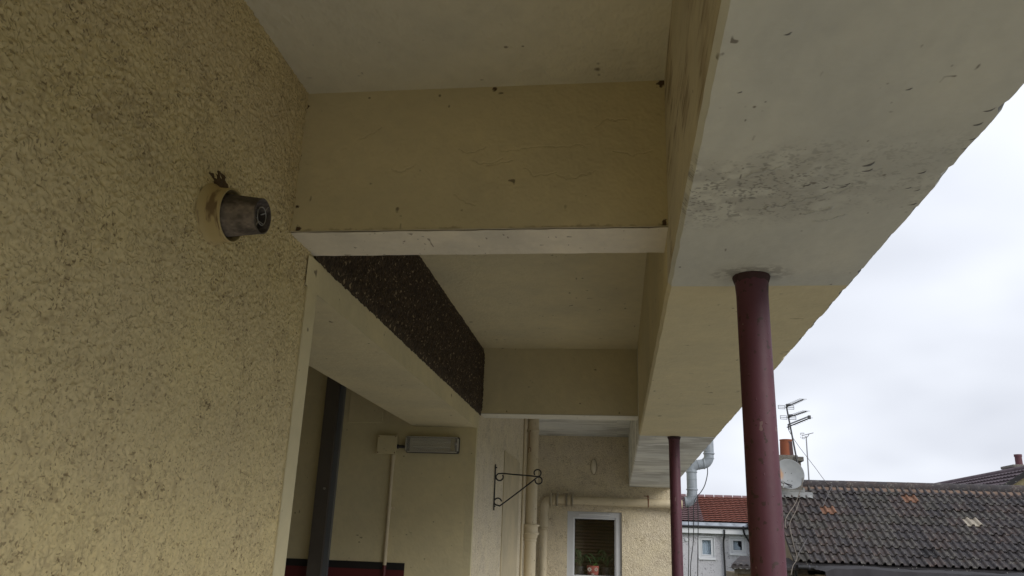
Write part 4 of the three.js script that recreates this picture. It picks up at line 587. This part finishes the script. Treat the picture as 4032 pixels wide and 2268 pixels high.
  const zm = cz0 + 0.10, pz = (x, y) => atZ(3050 + x / 5.368, 1530 + y / 5.368, zm);
  const A = thing('tv_aerial', 'leaning aerial mast with three antennas strapped to the dish chimney', 'aerial', pz(510, 1760));
  const alu = std({ color: rgb(0.085, 0.085, 0.09), roughness: 0.5, metalness: 0.4 });
  const mt = pz(250, 380), mb = pz(505, 1690);
  obj('mast', cyl(mb, mt, 0.021, 0.019, 12), alu, A);
  obj('strap', [cyl(mb.clone().add(V(0, -0.04, -0.02)), pz(487, 1580).add(V(0, 0, -0.02)), 0.03)], M.rust, A);
  const yagi = (mx, my, tx, ty, lenZ, nE, refl) => {
    const a = pz(mx, my), px = 3050 + tx / 5.368, py = 1530 + ty / 5.368, b = atZ(px, py, zm + lenZ), d = b.clone().sub(a), e = V(d.z, 0, -d.x).normalize(), g = [cyl(a.clone().addScaledVector(d, -0.06), b, 0.013, 0.013, 8)];
    const y = obj('antenna', g, alu, A);
    for (let k = 0; k < nE; k++) { const c = a.clone().addScaledVector(d, 0.18 + 0.80 * k / (nE - 1)), w = 0.11 - 0.02 * k / nE; obj('element', cyl(c.clone().addScaledVector(e, -w).add(V(0, 0.012, 0)), c.clone().addScaledVector(e, w).add(V(0, 0.012, 0)), 0.004, 0.004, 6), alu, y); }
    if (refl) { const q = a.clone().addScaledVector(d, -0.04); for (const s of [-1, 1]) obj('reflector_grid', [[0.03, 0.19, 0.035], [0.03, 0.19, -0.005], [0.03, 0.19, -0.045]].map(([i, o, yy]) => cyl(q.clone().addScaledVector(e, s * i).add(V(0, yy, 0)), q.clone().addScaledVector(e, s * o).add(V(0, yy, 0)), 0.0065, 0.0065, 6)).concat([0.03, 0.19].map((o) => cyl(q.clone().addScaledVector(e, s * o).add(V(0, 0.035, 0)), q.clone().addScaledVector(e, s * o).add(V(0, -0.045, 0)), 0.006, 0.006, 6))), alu, y); obj('dipole_box', rbx(...((c) => [c.x - 0.05, c.x + 0.05, c.y + 0.0, c.y + 0.05, c.z - 0.05, c.z + 0.05])(a.clone().addScaledVector(d, 0.10)), 0.012), alu, y); }
    return [y, a, b, e];
  };
  yagi(255, 385, 605, 228, 0.95, 9, true); yagi(300, 605, 672, 480, 0.95, 9, true);
  const [y3, a3, b3, e3] = yagi(290, 808, 735, 625, 1.15, 8, false); obj('second_boom', [cyl(a3.clone().add(V(0, 0.055, 0)), b3.clone().add(V(0, 0.045, 0)), 0.013, 0.013, 8), rbx(b3.x - 0.03, b3.x + 0.03, b3.y - 0.02, b3.y + 0.06, b3.z - 0.03, b3.z + 0.03, 0.01), cyl(a3.clone().add(V(0, 0.06, 0)), a3.clone().add(V(0.01, -0.07, 0)), 0.016)], alu, y3);
  obj('feed_cable', tube([pz(290, 860), pz(330, 940), pz(385, 1040), pz(420, 1250), pz(470, 1500), pz(480, 1690)], 0.007, 40, 6), M.cableGrey, A);
  const zq = RZ - 6, p2 = (x, y) => atZ(3050 + x / 5.368, 1530 + y / 5.368, zq);
  const B = thing('tv_aerial', 'thin grey aerial on a slim pole beyond the brown ridge', 'aerial', p2(710, 1700));
  const pale = std({ color: rgb(0.30, 0.30, 0.31), roughness: 0.5, metalness: 0.3 });
  const b0 = p2(575, 995), b1 = p2(820, 935), bt = p2(668, 1030);
  obj('mast', cyl(p2(730, 1990), bt, 0.022, 0.018, 8), pale, B);
  obj('antenna', [cyl(b0, b1, 0.013, 0.013, 6), tube([p2(650, 1022), p2(700, 1010), p2(728, 965)], 0.012, 12, 6), cyl(p2(640, 1022), p2(690, 1022), 0.018)], pale, B);
  obj('reflector_grid', [[545, 940, 548, 985], [580, 935, 578, 990], [545, 940, 625, 940], [625, 940, 612, 965], [550, 1015, 560, 1050], [590, 1015, 585, 1060], [630, 1030, 630, 1060], [585, 1060, 635, 1062], [592, 1035, 630, 1035]].map(([a, b, c, d]) => cyl(p2(a, b), p2(c, d), 0.008, 0.008, 6)), pale, B);
  // cables over the roof
  const onRoof = (px, py, lift = 0.08) => { const d = ray(px, py), n = V(0, cs, sn), q = down(0).add(V(0, 0.05 + lift, 0)); return d.multiplyScalar(n.dot(q) / n.dot(d)); };
  const zo = (x, y) => [2600 + x / 1.799, 1500 + y / 1.799];
  const cab = (pts, mat, label, rr = 0.008) => lone('coaxial_cable', tube(pts, rr, 70, 5), mat, label, 'cable', 'loose cables by the dish chimney');
  cab([pz(395, 1050), atZ(...zo(990, 475), RZ + 0.3), atZ(...zo(1090, 605), RZ + 0.2), atZ(...zo(1178, 722), RZ + 0.12), onRoof(...zo(1215, 740), 0.1), onRoof(...zo(1185, 810)), onRoof(...zo(1150, 890))], M.cableGrey, 'thin stay cable running from the leaning mast over the ridge', 0.006);
  cab([atZ(3163, 1880, dz + 0.02), atZ(...zo(1000, 745), dz + 0.05), onRoof(...zo(960, 860), 0.12), onRoof(...zo(915, 930), 0.1), onRoof(...zo(886, 985), 0.1), onRoof(...zo(888, 1030), 0.1), onRoof(...zo(893, 1045), 0.1)], M.cablePale, 'pale cable hanging from the rim of the dish to the tiles', 0.008);
  cab([onRoof(...zo(985, 850), 0.12), onRoof(...zo(960, 920), 0.1), onRoof(...zo(920, 1000), 0.08), onRoof(...zo(922, 1060), 0.08), onRoof(...zo(945, 1160), 0.08), onRoof(...zo(968, 1255), 0.08), onRoof(...zo(940, 1310), 0.08), onRoof(...zo(925, 1375), 0.08)], M.cablePale, 'tan cable wandering down the roof verge to the gutter', 0.0065);
  cab([onRoof(...zo(1040, 1115), 0.07), onRoof(...zo(1010, 1170), 0.07), onRoof(...zo(985, 1215), 0.07), onRoof(...zo(965, 1260), 0.08)], M.cableGrey, 'short thin cable joining the tan cable above the gutter', 0.005);
  // felted lean-to against the eaves
  const fy = eave.y, lt = thing('felt_lean_to', 'lean-to roof of dull black felt along the eaves of the tiled house', 'lean-to', V(4.1, GY, eave.z));
  const felt = std({ map: every(colourTex(512, 128, (u, v) => { const k = 0.6 + 0.8 * fbm(u * 10, v * 4, 5, 771, 4); return [0.034 * k, 0.032 * k, 0.036 * k]; }), 2, 0.6), roughness: 0.97 });
  obj('felt', sheet(160, 22, (u, v) => { const x = mix(3.85, 8.15, u), s = v, fold = 0.05 * (fbm(x * 3.3, v * 4, 4, 5) - 0.5) + 0.05 * (fbm(x * 1.1, 3, 2, 8) - 0.5); const z = eave.z - 0.05 + 1.25 * s; const taper = sstep(0, 0.05, u); return [x, fy - 0.035 - 0.02 * s - 0.055 * (1 - taper) + fold - 0.30 * sstep(0.90, 1, v) + 0.02 * Math.sin(Math.min(1, s * 3) * Math.PI), z]; }, (u, v, p) => [p[0], p[2]]), felt, lt);
  obj('wall', bx(3.95, 8.1, GY, fy - 0.20, eave.z - 0.2, eave.z + 1.1), M.roughCream, lt);
  const gz = eave.z + 0.03, gut = thing('gutter', 'black plastic gutter at the corner of the tiled roof', 'gutter', V(3.6, fy - 0.06, gz));
  obj('trough', cyl(V(3.58, fy - 0.075, gz), V(4.05, fy - 0.08, gz), 0.05, 0.05, 16), M.black, gut);
  obj('trough', [cyl(V(8.0, fy + 0.03, gz + 0.05), V(X1, fy + 0.03, gz + 0.05), 0.055, 0.055, 16)], M.black, gut);
  obj('bracket', [cyl(V(3.92, fy - 0.079, gz), V(3.95, fy - 0.079, gz), 0.056), cyl(V(3.78, fy - 0.078, gz), V(3.81, fy - 0.078, gz), 0.056)], M.metalDark, gut);
  // little tiled porch at the gable
  const q = (x, y, z = -17.5) => atZ(x, y, z), pe = q(2880, 2226), pr = 3.3, porch = thing('porch', 'small porch with a slate grey tiled canopy at the gable of the tiled house', 'porch', V(2.5, GY, -18.2));
  const wl = q(2911, 2245);
  obj('wall', bx(wl.x, X0 + 0.1, GY, pe.y - 0.16, -17.75, -19.6), M.roughCream, porch);
  obj('eaves_beam', rbx(wl.x - 0.06, X0 - 0.02, pe.y - 0.16, pe.y - 0.06, -17.66, -17.78, 0.01), M.roughGrey, porch);
  const apexY = q(2985, 2196, -18.4).y;
  const pts = (u, v) => { const x = mix(mix(pe.x, 2.62, v), X0 + 0.1, u), z = mix(-17.5, -18.5, v); return [x, mix(pe.y, apexY + 0.02, Math.pow(v, 0.8)), z]; };
  const pRoof = obj('canopy', [sheet(24, 10, pts, (u, v, p) => [p[0], p[2]]), sheet(24, 2, (u, v) => { const p = pts(u, 0); return [p[0], p[1] - 0.05 * v, p[2] + 0.002]; }), sheet(10, 2, (u, v) => { const p = pts(0, u); return [p[0], p[1] - 0.06 * v, p[2]]; }), sheet(2, 2, (u, v) => [mix(pe.x, X0, u), pe.y - 0.05, mix(-17.5, -18.4, v)])], tileMats[2], porch);
  const slate = std({ color: rgb(0.30, 0.31, 0.32), roughness: 0.7 });
  for (let k = 0; k < 8; k++) { const x = pe.x + 0.01 + k * 0.118; obj('eaves_tile', lathe([[0.056, 0], [0.058, 0.14], [0.045, 0.14]], V(x + 0.058, pe.y - 0.025, -17.64), V(0, 0.05, 1), 12).scale(1, 1, 1), k === 3 ? tileMats[2] : tileMats[k % 2 ? 0 : 2], pRoof); obj('mortar_fill', rbx(x + 0.012, x + 0.106, pe.y - 0.062, pe.y - 0.005, -17.50, -17.515, 0.004), k === 4 ? tileDark : slate, pRoof); }
}

// ---------------------------------------------------------------- white rendered house with red roof
{
  const Z = -48, P = (x, y, z = Z) => atZ(x, y, z), GY = -3.6;
  const wTex = every(colourTex(512, 512, (u, v) => { const a = fbm(u * 6, v * 6, 4, 801, 6), b = vn(u * 60, v * 60, 803, 60), f = fleck(u, v, 64, 805), k = 0.9 + 0.12 * a + 0.08 * b; return mix3([0.70 * k, 0.69 * k, 0.71 * k], [0.30, 0.28, 0.31], f * 0.9); }), 4.2);
  const wm = std({ map: wTex, bumpMap: harlBump, bumpScale: 0.02 });
  const eL = P(2690, 2075), eR = P(2955, 2085), rd = P(2800, 1957), X0 = 1.2, XC = P(2957, 2150).x, X1 = 14, ey = 1.12, ry = 0;
  const h = thing('white_house', 'two storey white harled house with a red tiled roof', 'house', V(X0, GY, Z));
  const wins = [[2750, 2817, 2114, 2206], [2872, 2939, 2117, 2189]].map(([a, b, c, d]) => { const p = P(a, c), q = P(b, d); return [p.x + 0.04, q.x - 0.05, q.y + 0.13, p.y]; });
  const wg = []; { let x = X0; for (const [a, b, c, d] of wins) { wg.push(bx(x, a, GY, ey - 0.03, Z, Z - 0.3), bx(a, b, GY, c, Z, Z - 0.3), bx(a, b, d, ey - 0.03, Z, Z - 0.3)); x = b; } wg.push(bx(x, XC, GY, ey - 0.03, Z, Z - 0.3)); }
  obj('wall', wg, wm, h);
  obj('side_wall', [bx(X0, X0 + 0.3, GY, ey - 0.03, Z - 0.3, Z - 8), bx(X0, X1, GY, ey - 0.03, Z - 8, Z - 8.3)], wm, h);
  obj('wing_wall', bx(XC, X1, GY, ey - 0.03, Z + 1.4, Z - 8), wm, h);
  obj('corner_strip', bx(XC - 0.10, XC - 0.0, GY, ey - 0.25, Z + 1.3, Z + 1.42), M.upvc, h);
  obj('back_room', bx(X0 + 0.35, XC, GY, ey - 0.05, Z - 1.6, Z - 1.7), std({ color: rgb(0.30, 0.33, 0.36) }), h);
  wins.forEach(([a, b, c, d], i) => {
    const w = obj('window', [rbx(a, a + 0.10, c, d, Z - 0.05, Z - 0.13, 0.01), rbx(b - 0.10, b, c, d, Z - 0.05, Z - 0.13, 0.01), rbx(a + 0.10, b - 0.10, d - 0.10, d, Z - 0.05, Z - 0.13, 0.01), rbx(a + 0.10, b - 0.10, c, c + 0.10, Z - 0.05, Z - 0.13, 0.01)], M.upvc, h);
    obj('sash', [rbx(a + 0.10, a + 0.16, c + 0.10, d - 0.10, Z - 0.03, Z - 0.11, 0.01), rbx(b - 0.16, b - 0.10, c + 0.10, d - 0.10, Z - 0.03, Z - 0.11, 0.01), rbx(a + 0.16, b - 0.16, d - 0.16, d - 0.10, Z - 0.03, Z - 0.11, 0.01), rbx(a + 0.16, b - 0.16, c + 0.10, c + 0.16, Z - 0.03, Z - 0.11, 0.01)], M.upvc, w);
    obj('pane', bx(a + 0.15, b - 0.15, c + 0.15, d - 0.15, Z - 0.07, Z - 0.075), new THREE.MeshPhysicalMaterial({ color: rgb(0.9, 0.93, 0.95), transmission: 1, thickness: 0, roughness: 0.03 }), w);
    const net = std({ color: rgb(0.62, 0.66, 0.70), roughness: 0.9 });
    if (i) { obj('net_curtain', prism([[a + 0.12, c + 0.12], [b - 0.24, c + 0.12], [b - 0.22, c + 0.30], [b - 0.30, c + 0.34], [b - 0.36, c + 0.42], [b - 0.34, d - 0.12], [a + 0.12, d - 0.12]], 0.01, new THREE.Matrix4().setPosition(0, 0, Z - 0.22)), net, w); }
    else obj('net_curtain', sheet(30, 2, (u, v) => [mix(a + 0.12, b - 0.12, u), mix(c + 0.12, d - 0.12 - 0.0, v), Z - 0.22 + 0.012 * Math.sin(u * 40)]), net, w);
    obj('sill', rbx(a - 0.06, b + 0.08, c - 0.13, c - 0.0, Z + 0.07, Z - 0.1, 0.015), M.upvc, w);
    obj('surround', [bx(a - 0.05, a, c, d + 0.05, Z + 0.012, Z - 0.05), bx(b, b + 0.05, c, d + 0.05, Z + 0.012, Z - 0.05), bx(a, b, d, d + 0.05, Z + 0.012, Z - 0.05)], M.upvc, w);
  });
  // eaves
  obj('fascia_board', [bx(X0 - 0.3, XC - 0.02, ey - 0.30, ey + 0.02, Z + 0.30, Z + 0.26), bx(X0 - 0.3, XC, ey - 0.32, ey - 0.30, Z, Z + 0.30), bx(XC - 0.06, X1, ey - 0.30, ey + 0.02, Z + 1.72, Z + 1.68), bx(XC - 0.10, XC - 0.06, ey - 0.30, ey + 0.02, Z + 0.26, Z + 1.72)], M.upvc, h);
  obj('gutter', [cyl(V(X0 - 0.3, ey + 0.03, Z + 0.36), V(XC - 0.1, ey + 0.03, Z + 0.36), 0.07, 0.07, 12), cyl(V(XC - 0.12, ey + 0.03, Z + 1.78), V(X1, ey + 0.03, Z + 1.78), 0.07, 0.07, 12)], M.black, h);
  const leadM = std({ map: every(colourTex(256, 64, (u, v) => { const k = 0.5 + 0.9 * fbm(u * 12, v * 3, 4, 811, 3); return [0.30 * k, 0.33 * k, 0.37 * k]; }), 3, 0.5), roughness: 0.6 });
  // red roof
  const d1 = P(2800, 2073, Z + 0.2), rz = Z - 3.9, rY = P(2820, 1958, rz).y, ez = Z + 0.22, eY = ey + 0.30, XR = X1;
  obj('eaves_flashing', sheet(20, 2, (u, v) => [mix(X0 - 0.3, XC, u), mix(ey + 0.06, eY - 0.02, v), mix(Z + 0.34, ez, v)], (u, v, p) => [p[0], p[1]]), leadM, h);
  const n = 14, len = Math.hypot(rz - ez, rY - eY), an = Math.atan2(rY - eY, ez - rz), wv = 0.30;
  const redMap = every(colourTex(512, 512, (u, v) => { const a = fbm(u * 4, v * 4, 5, 821, 4), b = vn(u * 70, v * 30, 823, 70), k = 0.75 + 0.35 * a + 0.25 * b; return [0.205 * k, 0.074 * k, 0.052 * k]; }), 5);
  const greyRed = std({ map: every(colourTex(256, 256, (u, v) => { const k = 0.7 + 0.6 * fbm(u * 6, v * 6, 4, 831, 6); return [0.20 * k, 0.125 * k, 0.13 * k]; }), 3) });
  const strip = (xa, xb) => { const l = []; for (let k = 0; k < n; k++) { const s0 = len * k / n, s1 = len * (k + 1.12) / n, cols = Math.round((xb - xa) / wv) * 4; const fn = (top) => (u, v) => { const x = mix(xa, xb, u), ph = (x - X0) / wv, w = 0.025 * Math.pow(0.5 + 0.5 * Math.sin(ph * 6.283), 1.5), s = mix(s0, Math.min(s1, len), v), lift = mix(0.10, 0.0, v) + w; return top ? [x, eY + s * Math.sin(an) + lift, ez - s * Math.cos(an)] : [x, eY + s0 * Math.sin(an) + mix(0.06, 0.10, v) + w, ez - s0 * Math.cos(an) + 0.002]; }; l.push(sheet(cols, 1, fn(true), (u, v, p) => [p[0], -p[2]]), sheet(cols, 1, fn(false), (u, v, p) => [p[0], -p[2]])); } return l; };
  const xs = P(2755, 2010, Z - 2).x; 
  const roof = obj('roof', [prism([[-ez, eY - 0.06], [-rz, rY - 0.06], [-(2 * rz - ez), eY - 0.06]], X1 - X0 + 0.3, new THREE.Matrix4().makeBasis(V(0, 0, -1), V(0, 1, 0), V(1, 0, 0)).setPosition(X0 - 0.3, 0, 0))], greyRed, h);
  const a1 = obj('tile_courses', strip(X0 - 0.3, xs), greyRed, roof, 'weathered purple grey tiles'); a1.userData.kind = 'stuff';
  const a2 = obj('tile_courses', strip(xs, X1), std({ map: redMap, roughness: 0.85 }), roof, 'clean red tiles'); a2.userData.kind = 'stuff';
  for (let k = 0; k < 24; k++) { const x = X0 - 0.3 + k * 0.56; obj('ridge_tile', [cyl(V(x, rY + 0.02, rz), V(x + 0.52, rY + 0.02, rz), 0.13, 0.13, 10)], greyRed, roof); obj('ridge_joint', [cyl(V(x + 0.52, rY + 0.02, rz), V(x + 0.56, rY + 0.02, rz), 0.135, 0.135, 10)], M.upvc, roof); }
  obj('wing_eaves', [prism([[-(Z + 1.86), ey + 0.10], [-(Z - 1.2), ey + 0.42], [-(Z - 1.2), ey + 0.32], [-(Z + 1.86), ey + 0.03]], X1 - XC + 0.2, new THREE.Matrix4().makeBasis(V(0, 0, -1), V(0, 1, 0), V(1, 0, 0)).setPosition(XC - 0.2, 0, 0))], tileMats[2], h);
  // downpipes
  const dp = (pts, label) => { const t = lone('downpipe', tube(pts, 0.05, 60, 10, 0.25), M.black, label, 'downpipe', 'black downpipes on the white house'); return t; };
  const z2 = Z + 0.12, D = (x, y) => P(x, y, z2);
  dp([P(2852, 2086, Z + 0.34), P(2852, 2100, Z + 0.34), P(2852, 2113, Z + 0.25), P(2849, 2128, z2), P(2849, 2150, z2), V(P(2851, 2180, z2).x, P(2851, 2180, z2).y, z2), V(P(2854, 2230, z2).x, P(2854, 2240, z2).y, z2), V(P(2855, 2268, z2).x, GY, z2)], 'black downpipe with a crank between the two windows');
  dp([P(2927, 2072, Z + 0.38), P(2928, 2090, Z + 0.38), P(2932, 2104, Z + 0.3), P(2950, 2132, Z + 0.2), P(2954, 2145, z2), P(2956, 2175, z2), V(P(2958, 2200, z2).x, GY, z2)], 'black downpipe slanting into the corner of the wing');
  lone('waste_stub', cyl(D(2857, 2261), D(2890, 2261), 0.03), M.black, 'short black waste pipe stub low on the white wall', 'pipe');
  const o = P(2703, 2126); lone('wall_vent', lathe([[0.10, 0], [0.10, 0.04], [0.05, 0.07], [0.0, 0.05]], V(o.x, o.y, Z), V(0, 0, 1), 20), M.upvcDirty, 'tiny round white vent on the white wall left of the windows', 'vent');
}

// ---------------------------------------------------------------- roof and chimney far right
{
  const Z = -40, P = (x, y, z = Z) => atZ(x, y, z), GY = -3.6;
  const h = thing('far_house', 'distant house with a purple brown roof and buff gable', 'house', V(19, GY, Z));
  const A = P(4072, 1843), g0 = P(3945, 1922), sl = (A.y - g0.y) / (A.x - g0.x), B = 7, ey = A.y - B * sl, zf = -62;
  obj('gable', prism([[A.x - B + 0.3, GY], [A.x - B + 0.3, ey + 0.2 * sl], [A.x, A.y - 0.1], [A.x + B - 0.3, ey + 0.2 * sl], [A.x + B - 0.3, GY]], 0.3, new THREE.Matrix4().setPosition(0, 0, Z - 0.5)), std({ map: every(colourTex(256, 256, (u, v) => { const k = 0.7 + 0.5 * fbm(u * 10, v * 10, 4, 851, 10) + 0.15 * vn(u * 80, v * 80, 853, 80); return [0.33 * k, 0.28 * k, 0.16 * k]; }), 3), bumpMap: harlBump, bumpScale: 0.02 }), h);
  const purple = std({ map: every(colourTex(256, 256, (u, v) => { const k = 0.65 + 0.6 * fbm(u * 8, v * 8, 4, 861, 8); return [0.115 * k, 0.085 * k, 0.095 * k]; }), 3), roughness: 0.9 });
  obj('back_wall', bx(A.x - B + 0.3, A.x + B - 0.3, GY, ey, Z - 0.8, zf), M.roughCream, h);
  const roof = obj('roof', prism([[A.x - B, ey], [A.x, A.y], [A.x + B, ey], [A.x + B, ey - 0.15], [A.x, A.y - 0.15], [A.x - B, ey - 0.15]], Z - zf, new THREE.Matrix4().setPosition(0, 0, zf)), purple, h);
  const an = Math.atan(sl), len = B / Math.cos(an), n = 20, cs = [];
  for (let k = 0; k < n; k++) { const s0 = len * k / n, s1 = len * (k + 1.15) / n, W = 240, pt = (top) => (u, v) => { const z = mix(Z, zf, u), w = 0.045 * Math.pow(0.5 + 0.5 * Math.sin(z / 0.36 * 6.283), 1.5), s = top ? mix(s1 > len ? len : s1, s0, v) : s0, up = (top ? mix(0.02, 0.12, v) : mix(0.05, 0.12, v)) + w; return [A.x - B + s * Math.cos(an) - (top ? 0 : 0.004) - up * Math.sin(an), ey + s * Math.sin(an) + up * Math.cos(an), z]; }; cs.push(sheet(W, 1, pt(true), (u, v, p) => [p[0], p[2]]), sheet(W, 1, pt(false), (u, v, p) => [p[0], p[2]])); }
  const tc = obj('tile_courses', cs, purple, roof); tc.userData.kind = 'stuff';
  obj('ridge_capping', cyl(V(A.x, A.y + 0.06, Z), V(A.x, A.y + 0.06, zf), 0.14, 0.14, 10), purple, roof);
  obj('barge_board', prism([[A.x - B - 0.05, ey + 0.1], [A.x, A.y + 0.12], [A.x, A.y - 0.12], [A.x - B - 0.05, ey - 0.14]], 0.05, new THREE.Matrix4().setPosition(0, 0, Z)), tileDark, roof);
  const c0 = P(3978, 1852, -44), c1 = P(4075, 1852, -44), cap0 = P(3968, 1842, -44), ct = P(3990, 1833, -44).y, pt = P(3993, 1795, -44), pb = P(4029, 1832, -44);
  const ch = obj('chimney', bx(c0.x, c1.x, GY + 5, cap0.y, -43.6, -44.6), M.roughCream, h);
  obj('cap', rbx(cap0.x, c1.x + 0.15, cap0.y - 0.02, ct, -43.4, -44.8, 0.03), M.roughGrey, ch);
  const R = (pb.x - pt.x) / 2; obj('chimney_pot', lathe([[R * 1.0, 0], [R * 0.9, 0.12], [R * 0.88, 0.42], [R, 0.46], [R, 0.56], [R * 0.8, 0.56], [R * 0.8, 0.3]], V((pt.x + pb.x) / 2, ct, -44), V(0, 1, 0), 20), std({ color: rgb(0.115, 0.045, 0.055), roughness: 0.8 }), ch);
}

scene.traverse((o) => { if (o.isMesh) { o.castShadow = true; o.receiveShadow = true; } });
renderer.render(scene, camera);
